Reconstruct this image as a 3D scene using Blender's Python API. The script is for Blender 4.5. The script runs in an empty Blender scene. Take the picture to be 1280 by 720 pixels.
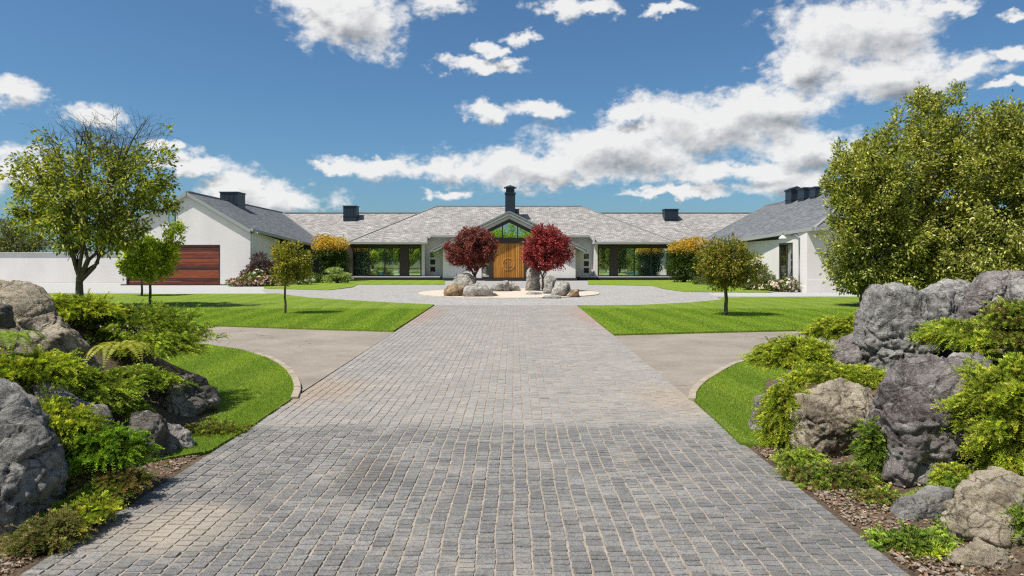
import bpy, bmesh, math, random
import numpy as np
from mathutils import Vector, noise

R = math.radians
random.seed(7)
rng = np.random.default_rng(11)
scene = bpy.context.scene
COL = scene.collection
F = 853.0; H0 = 325.0; CAMZ = 1.6

def PG(px, py, z=0.0):
    """photo pixel -> point on the level z"""
    d = (CAMZ - z) * F / (py - H0)
    return ((px - 640) / F * d, d, z)
def PD(px, py, d):
    return ((px - 640) / F * d, d, CAMZ + (H0 - py) / F * d)

# ------------------------------------------------------------------ objects
def link(o, parent=None):
    COL.objects.link(o)
    if parent is not None: o.parent = parent
    return o
def tag(o, label=None, cat=None, group=None, kind=None):
    if label: o['label'] = label
    if cat: o['category'] = cat
    if group: o['group'] = group
    if kind: o['kind'] = kind
    return o
def thing(name, label, cat, loc, group=None):
    o = bpy.data.objects.new(name, None); link(o); o.location = loc
    o.empty_display_size = 0.2
    return tag(o, label, cat, group)

def build(name, verts, loops, sizes, mat, parent=None, origin=(0, 0, 0), tint=None, uv=None, smooth=False):
    verts = np.asarray(verts, dtype=np.float32).reshape(-1, 3) - np.asarray(origin, dtype=np.float32)
    loops = np.asarray(loops, dtype=np.int32).ravel(); sizes = np.asarray(sizes, dtype=np.int32).ravel()
    me = bpy.data.meshes.new(name)
    me.vertices.add(len(verts)); me.vertices.foreach_set('co', verts.ravel())
    me.loops.add(len(loops)); me.loops.foreach_set('vertex_index', loops)
    me.polygons.add(len(sizes))
    st = np.zeros(len(sizes), dtype=np.int32); st[1:] = np.cumsum(sizes)[:-1]
    me.polygons.foreach_set('loop_start', st)
    me.update(calc_edges=True)
    me.validate()
    if smooth: me.polygons.foreach_set('use_smooth', np.ones(len(me.polygons), dtype=bool))
    else: me.polygons.foreach_set('use_smooth', np.zeros(len(me.polygons), dtype=bool))
    if tint is not None:
        a = me.attributes.new('tint', 'FLOAT_COLOR', 'POINT')
        t = np.ones((len(verts), 4), dtype=np.float32); t[:, :3] = tint
        a.data.foreach_set('color', t.ravel())
    if uv is not None:
        l = me.uv_layers.new(name='UVMap'); l.data.foreach_set('uv', np.asarray(uv, dtype=np.float32).ravel())
    if mat is not None: me.materials.append(mat)
    o = bpy.data.objects.new(name, me); link(o, parent)
    if parent is None: o.location = origin
    return o

class MB:
    def __init__(s): s.v = []; s.f = []
    def quad(s, *p):
        b = len(s.v); s.v += [tuple(q) for q in p]; s.f.append(tuple(range(b, b + len(p)))); return s
    def box(s, x0, x1, y0, y1, z0, z1):
        b = len(s.v)
        for z in (z0, z1):
            s.v += [(x0, y0, z), (x1, y0, z), (x1, y1, z), (x0, y1, z)]
        for f in ((3, 2, 1, 0), (4, 5, 6, 7), (0, 1, 5, 4), (1, 2, 6, 5), (2, 3, 7, 6), (3, 0, 4, 7)):
            s.f.append(tuple(b + i for i in f))
        return s
    def prism_xz(s, poly, y0, y1):
        n = len(poly); b = len(s.v)
        s.v += [(x, y0, z) for x, z in poly] + [(x, y1, z) for x, z in poly]
        s.f.append(tuple(b + i for i in range(n))); s.f.append(tuple(b + n + i for i in reversed(range(n))))
        for i in range(n):
            j = (i + 1) % n; s.f.append((b + j, b + i, b + n + i, b + n + j))
        return s
    def prism_xy(s, poly, z0, z1):
        n = len(poly); b = len(s.v)
        s.v += [(p[0], p[1], z0) for p in poly] + [(p[0], p[1], z1) for p in poly]
        s.f.append(tuple(b + i for i in reversed(range(n)))); s.f.append(tuple(b + n + i for i in range(n)))
        for i in range(n):
            j = (i + 1) % n; s.f.append((b + i, b + j, b + n + j, b + n + i))
        return s
    def beam(s, a, b_, w, h):
        """box beam from a to b, w across, h tall"""
        a = Vector(a); c = Vector(b_); d = (c - a).normalized()
        side = d.cross(Vector((0, 0, 1)));
        if side.length < 1e-3: side = Vector((1, 0, 0))
        side.normalize(); up = side.cross(d).normalized()
        b = len(s.v)
        for p in (a, c):
            for sx, sz in ((-1, -1), (1, -1), (1, 1), (-1, 1)):
                s.v.append(tuple(p + side * (sx * w / 2) + up * (sz * h / 2)))
        for f in ((0, 1, 2, 3), (7, 6, 5, 4), (0, 4, 5, 1), (1, 5, 6, 2), (2, 6, 7, 3), (3, 7, 4, 0)):
            s.f.append(tuple(b + i for i in f))
        return s
    def slab(s, pts, t):
        """planar polygon pts (top) with thickness t downward"""
        n = len(pts); b = len(s.v)
        s.v += [tuple(p) for p in pts] + [(p[0], p[1], p[2] - t) for p in pts]
        s.f.append(tuple(b + i for i in range(n))); s.f.append(tuple(b + n + i for i in reversed(range(n))))
        for i in range(n):
            j = (i + 1) % n; s.f.append((b + j, b + i, b + n + i, b + n + j))
        return s
    def build(s, name, mat, parent=None, origin=(0, 0, 0), uv=False, smooth=False, bevel=0):
        uvs = None
        if uv:
            uvs = []
            V = [Vector(p) for p in s.v]
            for f in s.f:
                n = Vector((0, 0, 0))
                for i in range(1, len(f) - 1): n += (V[f[i]] - V[f[0]]).cross(V[f[i + 1]] - V[f[0]])
                n.normalize()
                u = Vector((0, 0, 1)).cross(n)
                if u.length < 1e-3: u = Vector((1, 0, 0))
                u.normalize(); w = n.cross(u)
                for i in f: uvs.append((V[i].dot(u), V[i].dot(w)))
        loops = [i for f in s.f for i in f]
        o = build(name, s.v, loops, [len(f) for f in s.f], mat, parent, origin, uv=uvs, smooth=smooth)
        if bevel:
            m = o.modifiers.new('b', 'BEVEL'); m.width = bevel; m.segments = 2; m.limit_method = 'ANGLE'
        return o

# ------------------------------------------------------------------ materials
MATS = {}
def new_mat(name):
    m = bpy.data.materials.new(name); m.use_nodes = True
    nt = m.node_tree; nt.nodes.clear()
    out = nt.nodes.new('ShaderNodeOutputMaterial')
    return m, nt, out
class NT:
    def __init__(s, nt): s.nt = nt
    def n(s, t, **kw):
        nd = s.nt.nodes.new(t)
        for k, v in kw.items():
            if k.startswith('_'): setattr(nd, k[1:], v)
            else: nd.inputs[k.replace('__', ' ')].default_value = v
        return nd
    def l(s, a, b): s.nt.links.new(a, b)
    def noise(s, vec, scale, detail=4, rough=.55, dist=0):
        nd = s.n('ShaderNodeTexNoise', Scale=scale, Detail=detail, Roughness=rough, Distortion=dist)
        if vec is not None: s.l(vec, nd.inputs['Vector'])
        return nd.outputs['Fac']
    def ramp(s, fac, stops, mode='LINEAR'):
        nd = s.n('ShaderNodeValToRGB'); cr = nd.color_ramp; cr.interpolation = mode
        while len(cr.elements) > 1: cr.elements.remove(cr.elements[-1])
        for i, (p, c) in enumerate(stops):
            if not isinstance(c, (tuple, list)): c = (c, c, c)
            e = cr.elements[0] if i == 0 else cr.elements.new(p)
            e.position = p; e.color = (*c, 1)
        s.l(fac, nd.inputs['Fac']); return nd.outputs['Color']
    def mix(s, fac, a, b, mode='MIX'):
        nd = s.n('ShaderNodeMix', _data_type='RGBA', _blend_type=mode)
        for idx, v in ((0, fac), (6, a), (7, b)):
            if hasattr(v, 'links'): s.l(v, nd.inputs[idx])
            elif idx == 0: nd.inputs[0].default_value = v
            else:
                nd.inputs[idx].default_value = (*v, 1)
        return nd.outputs[2]
    def math(s, op, a, b=None, c=None, clamp=False):
        nd = s.n('ShaderNodeMath', _operation=op, _use_clamp=clamp)
        for i, v in enumerate((a, b, c)):
            if v is None: continue
            if hasattr(v, 'links'): s.l(v, nd.inputs[i])
            else: nd.inputs[i].default_value = v
        return nd.outputs[0]
    def smooth(s, v, lo, hi):
        nd = s.n('ShaderNodeMapRange', _interpolation_type='SMOOTHSTEP')
        s.l(v, nd.inputs['Value']); nd.inputs['From Min'].default_value = lo; nd.inputs['From Max'].default_value = hi
        return nd.outputs['Result']
    def bump(s, h, strength=.3, dist=.02, normal=None):
        nd = s.n('ShaderNodeBump', Strength=strength, Distance=dist); s.l(h, nd.inputs['Height'])
        if normal is not None: s.l(normal, nd.inputs['Normal'])
        return nd.outputs['Normal']
    def pos(s): return s.n('ShaderNodeNewGeometry').outputs['Position']
    def uv(s): return s.n('ShaderNodeTexCoord').outputs['UV']
    def scale(s, vec, v):
        nd = s.n('ShaderNodeMapping'); nd.inputs['Scale'].default_value = v; s.l(vec, nd.inputs['Vector']); return nd.outputs[0]
    def principled(s, color, rough=.8, normal=None, spec=.3, metallic=0):
        nd = s.n('ShaderNodeBsdfPrincipled', Roughness=rough, Metallic=metallic)
        nd.inputs['Specular IOR Level'].default_value = spec
        if hasattr(color, 'links'): s.l(color, nd.inputs['Base Color'])
        else: nd.inputs['Base Color'].default_value = (*color, 1)
        if normal is not None: s.l(normal, nd.inputs['Normal'])
        return nd.outputs[0]

def simple(name, color, rough=.7, spec=.3, var=.12, nscale=3, bumps=0, bscale=60, metallic=0, bdist=.004):
    m, nt, out = new_mat(name); N = NT(nt); p = N.pos()
    f = N.noise(p, nscale, 5)
    c = N.mix(f, tuple(max(0, c * (1 - var)) for c in color), tuple(min(1, c * (1 + var)) for c in color))
    nm = None
    if bumps: nm = N.bump(N.noise(p, bscale, 6, .6), bumps, bdist)
    N.l(N.principled(c, rough, nm, spec, metallic), out.inputs[0]); return m

def leaf_mat(name, trans=.35, rough=.5, spec=.35):
    m, nt, out = new_mat(name); N = NT(nt)
    a = N.n('ShaderNodeAttribute'); a.attribute_name = 'tint'
    b = N.principled(a.outputs['Color'], rough, None, spec)
    t = N.n('ShaderNodeBsdfTranslucent')
    tc = N.mix(1.0, a.outputs['Color'], (1.5, 1.55, .7), 'MULTIPLY'); N.l(tc, t.inputs['Color'])
    mx = N.n('ShaderNodeMixShader', Fac=trans); N.l(b, mx.inputs[1]); N.l(t.outputs[0], mx.inputs[2])
    N.l(mx.outputs[0], out.inputs[0]); return m

M_LEAF = leaf_mat('leaf'); M_NEEDLE = leaf_mat('needle', .3, .6, .25)
M_GRASSBLADE = leaf_mat('grass_blade', .4, .55, .25)

def bark_mat():
    m, nt, out = new_mat('bark'); N = NT(nt); p = N.pos()
    q = N.scale(p, (14, 14, 3)); f = N.noise(q, 1.6, 6, .65)
    lich = N.noise(p, 6, 4)
    c = N.ramp(f, [(0.25, (.035, .027, .02)), (.75, (.15, .125, .1))])
    c = N.mix(N.smooth(lich, .52, .7), c, (.14, .14, .07))
    N.l(N.principled(c, .9, N.bump(f, .8, .02), .15), out.inputs[0]); return m
M_BARK = bark_mat()

def rock_mat(name, base, dark, light, lichen=.5, crack=1.0, sc=1.0):
    m, nt, out = new_mat(name); N = NT(nt)
    p = N.pos()
    f1 = N.noise(p, 2.2 * sc, 8, .62, .6); f2 = N.noise(p, 14 * sc, 8, .7); f3 = N.noise(p, 70 * sc, 5, .7)
    c = N.ramp(f1, [(.28, dark), (.5, base), (.72, light)])
    c = N.mix(N.math('MULTIPLY', N.smooth(f2, .5, .66), .55), c, dark)
    c = N.mix(N.math('MULTIPLY', N.smooth(f3, .5, .68), .4), c, light)
    lf = N.noise(p, 9 * sc, 7, .72, .4)
    c = N.mix(N.math('MULTIPLY', N.smooth(lf, .55, .63), lichen), c, (.60, .59, .54))
    mo = N.noise(p, 5.1 * sc, 6, .7)
    c = N.mix(N.math('MULTIPLY', N.smooth(mo, .6, .72), .5), c, (.16, .13, .05))
    v = N.n('ShaderNodeTexVoronoi', _feature='DISTANCE_TO_EDGE', Scale=3.2 * sc)
    w = N.n('ShaderNodeVectorMath', _operation='ADD'); N.l(p, w.inputs[0])
    nz = N.n('ShaderNodeTexNoise', Scale=3.0 * sc, Detail=6); N.l(p, nz.inputs['Vector'])
    ns = N.n('ShaderNodeVectorMath', _operation='SCALE', Scale=.5 / sc); N.l(nz.outputs['Color'], ns.inputs[0]); N.l(ns.outputs[0], w.inputs[1])
    N.l(w.outputs[0], v.inputs['Vector'])
    ck = N.smooth(v.outputs['Distance'], 0.0, .035)
    c = N.mix(N.math('MULTIPLY', N.math('SUBTRACT', 1.0, ck), .6 * crack), c, tuple(d * .4 for d in dark))
    st = N.noise(N.scale(p, (2.5 * sc, 2.5 * sc, 16 * sc)), 1.5, 8, .7, 1.2)
    n1 = N.bump(st, 1.0, .055 / sc)
    n1 = N.bump(f2, 1.0, .05 / sc, n1)
    n1 = N.bump(ck, .5 * crack, .02 / sc, n1)
    n1 = N.bump(f3, 1.0, .012 / sc, n1)
    N.l(N.principled(c, .9, n1, .12), out.inputs[0]); return m
M_ROCK = {
    'grey': rock_mat('grey_rock', (.30, .285, .26), (.065, .06, .058), (.60, .57, .52), .6),
    'purple': rock_mat('purple_grey_rock', (.27, .235, .22), (.06, .05, .05), (.54, .49, .45), .4),
    'tan': rock_mat('tan_rock', (.42, .35, .25), (.11, .085, .06), (.70, .61, .47), .3),
    'dark': rock_mat('dark_rock', (.19, .17, .145), (.04, .035, .03), (.46, .43, .36), .8),
    'pale': rock_mat('pale_rock', (.37, .345, .30), (.10, .09, .08), (.66, .62, .55), .3, sc=.8),
    'brown': rock_mat('brown_rock', (.34, .23, .13), (.11, .07, .045), (.55, .41, .25), .1, sc=.8),
}
def lawn_mat():
    m, nt, out = new_mat('lawn'); N = NT(nt); p = N.pos()
    f = N.noise(p, 1.3, 4); g = N.noise(N.scale(p, (1, 1, 1)), 60, 6, .8)
    sx = N.n('ShaderNodeSeparateXYZ'); N.l(p, sx.inputs[0])
    wv = N.math('ADD', N.math('MULTIPLY', sx.outputs[0], 6.4), N.math('MULTIPLY', N.noise(p, .9, 3), 2.2))
    wv = N.math('ADD', wv, N.math('MULTIPLY', sx.outputs[1], .35))
    st = N.smooth(N.math('SINE', wv), -.25, .5)
    ln = N.smooth(N.math('SINE', N.math('MULTIPLY', wv, 2.0)), .72, .98)
    c = N.ramp(f, [(.3, (.16, .245, .018)), (.7, (.22, .31, .026))])
    c = N.mix(N.math('MULTIPLY', st, .42), c, (.28, .335, .045))
    c = N.mix(N.math('MULTIPLY', N.math('MULTIPLY', ln, N.smooth(N.noise(p, 2.2, 5), .35, .7)), .45), c, (.36, .40, .14))
    c = N.mix(N.math('MULTIPLY', N.smooth(g, .4, .68), .6), c, (.075, .135, .008))
    c = N.mix(N.math('MULTIPLY', N.smooth(N.noise(p, 3.5, 7, .8), .53, .72), .5), c, (.30, .31, .07))
    c = N.mix(N.math('MULTIPLY', N.smooth(N.noise(p, .45, 3), .5, .68), .35), c, (.10, .20, .02))
    n1 = N.bump(g, 1.0, .05)
    N.l(N.principled(c, .85, n1, .15), out.inputs[0]); return m
M_LAWN = lawn_mat()

def soil_mat():
    m, nt, out = new_mat('soil'); N = NT(nt); p = N.pos()
    f = N.noise(p, 3, 8, .7); g = N.noise(p, 45, 8, .75)
    c = N.ramp(f, [(.3, (.10, .07, .045)), (.7, (.24, .175, .12))])
    c = N.mix(N.math('MULTIPLY', N.smooth(g, .42, .62), .7), c, (.055, .038, .026))
    c = N.mix(N.math('MULTIPLY', N.smooth(N.noise(p, 26, 5, .7), .6, .7), .8), c, (.28, .21, .15))
    N.l(N.principled(c, .95, N.bump(g, 1.0, .03), .1), out.inputs[0]); return m
M_SOIL = soil_mat()

def asphalt_mat():
    m, nt, out = new_mat('asphalt'); N = NT(nt); p = N.pos()
    f = N.noise(p, .9, 6, .6); g = N.noise(p, 120, 4, .8)
    c = N.ramp(f, [(.3, (.22, .185, .15)), (.7, (.32, .275, .225))])
    c = N.mix(N.math('MULTIPLY', N.smooth(N.noise(N.scale(p, (.5, 2.5, 1)), 1.2, 6), .55, .75), .4), c, (.30, .265, .225))
    c = N.mix(N.math('MULTIPLY', N.smooth(g, .45, .7), .5), c, (.08, .07, .065))
    v = N.n('ShaderNodeTexVoronoi', _feature='DISTANCE_TO_EDGE', Scale=.8)
    w = N.n('ShaderNodeVectorMath', _operation='ADD'); N.l(p, w.inputs[0]); q = N.n('ShaderNodeTexNoise', Scale=1.2, Detail=8); N.l(p, q.inputs['Vector']); N.l(q.outputs['Color'], w.inputs[1]); N.l(w.outputs[0], v.inputs['Vector'])
    c = N.mix(N.math('MULTIPLY', N.math('SUBTRACT', 1.0, N.smooth(v.outputs['Distance'], .0, .012)), N.smooth(N.noise(p, .5, 2), .5, .6)), c, (.08, .07, .06))
    c = N.mix(N.math('MULTIPLY', N.smooth(N.noise(p, 5, 8, .8), .5, .68), .45), c, (.36, .32, .27))
    c = N.mix(N.math('MULTIPLY', N.smooth(N.noise(p, 22, 6, .8), .54, .66), .4), c, (.11, .095, .08))
    N.l(N.principled(c, .92, N.bump(g, .8, .006), .15), out.inputs[0]); return m
M_ASPH = asphalt_mat()

def sett_mat():
    m, nt, out = new_mat('granite_setts'); N = NT(nt); p = N.pos()
    a = N.n('ShaderNodeAttribute'); a.attribute_name = 'tint'
    sp = N.noise(p, 260, 3, .8); md = N.noise(p, 30, 6, .7); lg = N.noise(p, .8, 5, .6)
    c = N.mix(N.math('MULTIPLY', N.smooth(sp, .45, .62), .6), a.outputs['Color'], (.42, .415, .41))
    c = N.mix(N.math('MULTIPLY', N.smooth(N.noise(p, 90, 5, .8), .5, .62), .62), c, (.04, .04, .042))
    c = N.mix(N.math('MULTIPLY', N.smooth(md, .45, .65), .45), c, (.075, .075, .075))
    c = N.mix(N.math('MULTIPLY', N.smooth(lg, .42, .62), .3), c, (.07, .07, .07))
    # sand washed over the tops: patchy, denser past the joint line, rusty at the two lawn corners
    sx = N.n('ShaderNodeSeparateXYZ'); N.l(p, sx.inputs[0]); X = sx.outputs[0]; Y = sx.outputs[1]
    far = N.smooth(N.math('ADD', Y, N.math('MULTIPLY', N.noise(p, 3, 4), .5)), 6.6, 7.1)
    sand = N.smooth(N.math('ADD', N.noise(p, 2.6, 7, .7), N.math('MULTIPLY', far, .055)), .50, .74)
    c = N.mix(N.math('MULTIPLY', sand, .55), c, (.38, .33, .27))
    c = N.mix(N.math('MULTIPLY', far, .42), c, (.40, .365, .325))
    def blob(cx, cy, rx, ry):
        dx = N.math('DIVIDE', N.math('SUBTRACT', X, cx), rx); dy = N.math('DIVIDE', N.math('SUBTRACT', Y, cy), ry)
        d = N.math('SQRT', N.math('ADD', N.math('MULTIPLY', dx, dx), N.math('MULTIPLY', dy, dy)))
        return N.math('SUBTRACT', 1.0, N.smooth(N.math('ADD', d, N.math('MULTIPLY', N.noise(p, 3.5, 5), .9)), .7, 1.5))
    for cx, cy, rx, ry, s, col in ((-2.6, 8.4, 1.1, 1.3, .62, (.34, .25, .17)), (2.05, 7.9, .9, 1.1, .6, (.36, .28, .2)),
                                   (2.4, 19.5, 1.0, 5.2, .5, (.34, .20, .15)), (-2.75, 20, .9, 4.8, .5, (.34, .20, .15)),
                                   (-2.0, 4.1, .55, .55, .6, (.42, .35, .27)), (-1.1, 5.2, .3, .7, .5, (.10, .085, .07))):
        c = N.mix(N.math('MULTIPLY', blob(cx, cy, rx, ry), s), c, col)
    n1 = N.bump(md, .9, .012); n1 = N.bump(sp, .6, .004, n1)
    N.l(N.principled(c, .75, n1, .35), out.inputs[0]); return m
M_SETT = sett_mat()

def sand_mat():
    m, nt, out = new_mat('joint_sand'); N = NT(nt); p = N.pos()
    c = N.ramp(N.noise(p, 7, 7, .7), [(.3, (.24, .195, .15)), (.7, (.38, .325, .26))])
    g = N.noise(p, 150, 4, .8)
    c = N.mix(N.math('MULTIPLY', N.smooth(g, .5, .75), .4), c, (.12, .10, .08))
    N.l(N.principled(c, .95, N.bump(g, .7, .004), .1), out.inputs[0]); return m
M_SAND = sand_mat()

def forecourt_mat():
    m, nt, out = new_mat('forecourt_setts'); N = NT(nt); p = N.pos()
    b = N.n('ShaderNodeTexBrick', Scale=1.0); b.offset = .5
    b.inputs['Brick Width'].default_value = .11; b.inputs['Row Height'].default_value = .1; b.inputs['Mortar Size'].default_value = .012
    b.inputs['Color1'].default_value = (.15, .15, .155, 1); b.inputs['Color2'].default_value = (.34, .335, .33, 1); b.inputs['Mortar'].default_value = (.40, .36, .31, 1)
    w = N.n('ShaderNodeVectorMath', _operation='ADD'); N.l(p, w.inputs[0])
    nz = N.n('ShaderNodeTexNoise', Scale=1.6, Detail=4); N.l(p, nz.inputs['Vector'])
    ns = N.n('ShaderNodeVectorMath', _operation='SCALE', Scale=.25); N.l(nz.outputs['Color'], ns.inputs[0]); N.l(ns.outputs[0], w.inputs[1])
    N.l(w.outputs[0], b.inputs['Vector'])
    f = N.noise(p, .7, 6, .7); g = N.noise(N.scale(p, (7, 3, 1)), 1.6, 6, .85)
    c = N.mix(N.math('MULTIPLY', N.smooth(f, .4, .65), .4), b.outputs['Color'], (.38, .36, .33))
    c = N.mix(N.math('MULTIPLY', N.smooth(g, .5, .66), .55), c, (.11, .11, .115))
    c = N.mix(N.math('MULTIPLY', N.smooth(g, .38, .3), .55), c, (.46, .45, .43))
    N.l(N.principled(c, .85, N.bump(g, .7, .03), .25), out.inputs[0]); return m
M_FORE = forecourt_mat()

def gravel_mat(name, a, b_):
    m, nt, out = new_mat(name); N = NT(nt); p = N.pos()
    v = N.n('ShaderNodeTexVoronoi', Scale=28); N.l(p, v.inputs['Vector'])
    c = N.mix(v.outputs['Color'], a, b_)
    g = N.noise(p, 9, 6, .8)
    c = N.mix(N.math('MULTIPLY', N.smooth(g, .5, .7), .35), c, tuple(x * .55 for x in a))
    N.l(N.principled(c, .9, N.bump(v.outputs['Distance'], .8, .02), .2), out.inputs[0]); return m
M_GRAVEL = gravel_mat('pale_gravel', (.42, .35, .275), (.64, .56, .46))
M_GRAVEL2 = gravel_mat('grey_gravel', (.30, .29, .27), (.50, .49, .46))

def roof_mat(name, c1, c2, streak, sx=.34, sy=.2):
    m, nt, out = new_mat(name); N = NT(nt); uv = N.uv()
    b = N.n('ShaderNodeTexBrick', Scale=1.0); b.offset = .43; b.offset_frequency = 2
    b.inputs['Brick Width'].default_value = sx; b.inputs['Row Height'].default_value = sy; b.inputs['Mortar Size'].default_value = .011
    b.inputs['Color1'].default_value = (*c1, 1); b.inputs['Color2'].default_value = (*c2, 1); b.inputs['Mortar'].default_value = (.05, .05, .05, 1)
    N.l(uv, b.inputs['Vector'])
    st = N.noise(N.scale(uv, (1.1, 5.0, 1)), 1.5, 7, .75)
    c = N.mix(N.math('MULTIPLY', N.smooth(st, .5, .64), .75), b.outputs['Color'], streak)
    c = N.mix(N.math('MULTIPLY', N.smooth(st, .47, .34), .45), c, tuple(x * .55 for x in c1))
    c = N.mix(N.math('MULTIPLY', N.smooth(N.noise(uv, .35, 4), .4, .7), .3), c, tuple(x * .7 for x in c1))
    n1 = N.bump(b.outputs['Fac'], .6, -.02)
    N.l(N.principled(c, .8, n1, .3), out.inputs[0]); return m
M_ROOF = roof_mat('weathered_slate', (.20, .185, .17), (.35, .325, .30), (.56, .53, .495))
M_ROOF2 = roof_mat('wing_slate', (.10, .105, .11), (.17, .175, .18), (.23, .235, .24))

def plaster_mat():
    m, nt, out = new_mat('white_render'); N = NT(nt); p = N.pos()
    f = N.noise(N.scale(p, (.8, .8, .35)), 1.0, 6, .6)
    c = N.ramp(f, [(.3, (.64, .60, .575)), (.7, (.73, .685, .66))])
    dr = N.noise(N.scale(p, (4, 4, .25)), 1.3, 6, .7)
    c = N.mix(N.math('MULTIPLY', N.smooth(dr, .58, .75), .22), c, (.46, .44, .43))
    N.l(N.principled(c, .9, N.bump(N.noise(p, 25, 3), .2, .004), .15), out.inputs[0]); return m
M_WALL = plaster_mat()
M_RIDGE = simple('ridge_tile', (.22, .21, .20), .8, .3, .2, 3)

def timber_mat(name, a, b_, d, along='x', plank=.16):
    m, nt, out = new_mat(name); N = NT(nt); p = N.pos()
    sx = N.n('ShaderNodeSeparateXYZ'); N.l(p, sx.inputs[0])
    if along == 'x': q = N.scale(p, (1.3, 1, 22)); ax = sx.outputs[2]
    else: q = N.scale(p, (24, 1, 1.6)); ax = sx.outputs[0]
    g = N.noise(q, 1.2, 7, .7)
    pk = N.math('FLOOR', N.math('DIVIDE', ax, plank))
    wn = N.n('ShaderNodeTexWhiteNoise', _noise_dimensions='1D'); N.l(pk, wn.inputs['W'])
    seg = N.noise(N.scale(p, (.9, 1, 5.5) if along == 'x' else (5.5, 1, .9)), 1.1, 4, .7)
    c = N.ramp(N.math('ADD', N.math('MULTIPLY', g, .6), N.math('MULTIPLY', N.math('ADD', wn.outputs['Value'], seg), .27)), [(.28, d), (.5, a), (.75, b_)])
    fr = N.math('FRACT', N.math('DIVIDE', ax, plank))
    gap = N.math('GREATER_THAN', N.math('ABSOLUTE', N.math('SUBTRACT', fr, .5)), .45)
    c = N.mix(N.math('MULTIPLY', gap, .75), c, tuple(x * .35 for x in d))
    N.l(N.principled(c, .5, N.bump(g, .3, .01), .4), out.inputs[0]); return m
M_GARAGE = timber_mat('red_cedar', (.075, .012, .008), (.30, .06, .018), (.014, .005, .005), 'x', .24)
M_DOOR = timber_mat('kauri_door', (.42, .165, .02), (.60, .27, .045), (.20, .07, .012), 'z', .15)
M_DOOR2 = simple('door_carving', (.50, .24, .05), .5, .4, .2, 8)
M_FRAME = simple('brown_frame', (.042, .026, .022), .45, .4, .2, 4)
M_PILLAR = simple('brown_pillar', (.055, .038, .034), .6, .3, .2, 5)
M_DARKMETAL = simple('dark_steel', (.012, .022, .035), .45, .5, .25, 3)
M_GUTTER = simple('gutter', (.20, .21, .20), .4, .5, .08, 2)
M_FASCIA = simple('fascia', (.30, .31, .29), .6, .3, .08, 2)
M_WHITE = simple('white_trim', (.62, .62, .60), .6, .3, .06, 2)
M_SOFFIT = simple('soffit', (.45, .45, .43), .8, .2, .06, 2)
M_PLINTH = simple('plinth', (.02, .022, .028), .6, .3, .2, 3)
M_CONC = simple('pale_concrete', (.45, .44, .42), .8, .2, .12, 3, .4, 60)
M_KERB = simple('kerb_stone', (.33, .275, .21), .9, .2, .4, 9, .7, 60)
M_INT = simple('interior', (.14, .15, .15), .9, .1, .3, .8)
M_ADDED_CURTAIN = simple('added_pale_curtain', (.62, .68, .66), .9, .1, .3, 2)  # pale tone of the curtains added to lighten dark panes
M_CYAN_REFLECTION = simple('cyan_reflection_panel', (.30, .62, .68), .8, .2, .35, 3)  # cyan that stands in for the bright reflection in the lower panes
M_WOODCHIP = leaf_mat('wood_chip', .0, .9, .1)
M_PETAL = leaf_mat('petal', .35, .6, .2)
M_GROUND = simple('far_ground', (.10, .12, .045), .95, .1, .3, .2, .6, 6, bdist=.05)

def glass_mat():
    m, nt, out = new_mat('window_glass'); N = NT(nt)
    g = N.n('ShaderNodeBsdfGlossy', Roughness=.015); g.inputs['Color'].default_value = (.95, 1, .98, 1)
    t = N.n('ShaderNodeBsdfTransparent'); t.inputs['Color'].default_value = (.86, .93, .93, 1)
    b = N.bump(N.noise(N.pos(), .7, 2), .02, .02); N.l(b, g.inputs['Normal'])
    mx = N.n('ShaderNodeMixShader', Fac=.5); N.l(t.outputs[0], mx.inputs[1]); N.l(g.outputs[0], mx.inputs[2])
    N.l(mx.outputs[0], out.inputs[0]); return m
M_GLASS = glass_mat()

# ------------------------------------------------------------------ ground
def poly_px(pts, z=0): return [PG(x, y, z) for x, y in pts]
def smooth_poly(pts, it=2, lock=()):
    for _ in range(it):
        q = []
        n = len(pts)
        for i in range(n):
            a, b = pts[i], pts[(i + 1) % n]
            q.append((a[0] * .75 + b[0] * .25, a[1] * .75 + b[1] * .25)); q.append((a[0] * .25 + b[0] * .75, a[1] * .25 + b[1] * .75))
        pts = q
    return pts
def sheet(name, pts, z, mat, t=0.0):
    from mathutils.geometry import tessellate_polygon
    n = len(pts)
    tris = tessellate_polygon([[Vector((p[0], p[1], 0)) for p in pts]])
    v = [(p[0], p[1], z) for p in pts]; f = []
    area = sum(pts[i][0] * pts[(i + 1) % n][1] - pts[(i + 1) % n][0] * pts[i][1] for i in range(n))
    for t3 in tris:
        a, b, c = t3
        cr = (v[b][0] - v[a][0]) * (v[c][1] - v[a][1]) - (v[c][0] - v[a][0]) * (v[b][1] - v[a][1])
        f.append((a, b, c) if cr > 0 else (a, c, b))
    if t:
        v += [(p[0], p[1], z - t) for p in pts]
        for i in range(n):
            j = (i + 1) % n
            f.append((j, i, n + i, n + j) if area < 0 else (i, j, n + j, n + i)[::-1])
    loops = [i for q in f for i in q]
    o = build(name, v, loops, [len(q) for q in f], mat)
    o['kind'] = 'structure'; return o

g = MB(); g.quad((-900, -500, -.06), (900, -500, -.06), (900, 1500, -.06), (-900, 1500, -.06))
g.build('ground', M_GROUND)['kind'] = 'structure'
sheet('forecourt', [(-48, 24.1), (48, 24.1), (48, 53.0), (-48, 53.0)], 0.0, M_FORE)
# grey gravel apron before the garage
sheet('gravel_path', [(-48, 33.0), (-17.5, 33.0), (-15.5, 30.2), (-11.8, 29.4), (-11.0, 31.0), (-13.2, 36), (-14.5, 47.9), (-48, 47.9)], .004, M_GRAVEL2)
sheet('gravel_path', [(48, 30.2), (10.6, 29.8), (9.0, 30.5), (9.5, 33.2), (14.4, 33.2), (48, 33.2)], .004, M_GRAVEL2)
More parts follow.
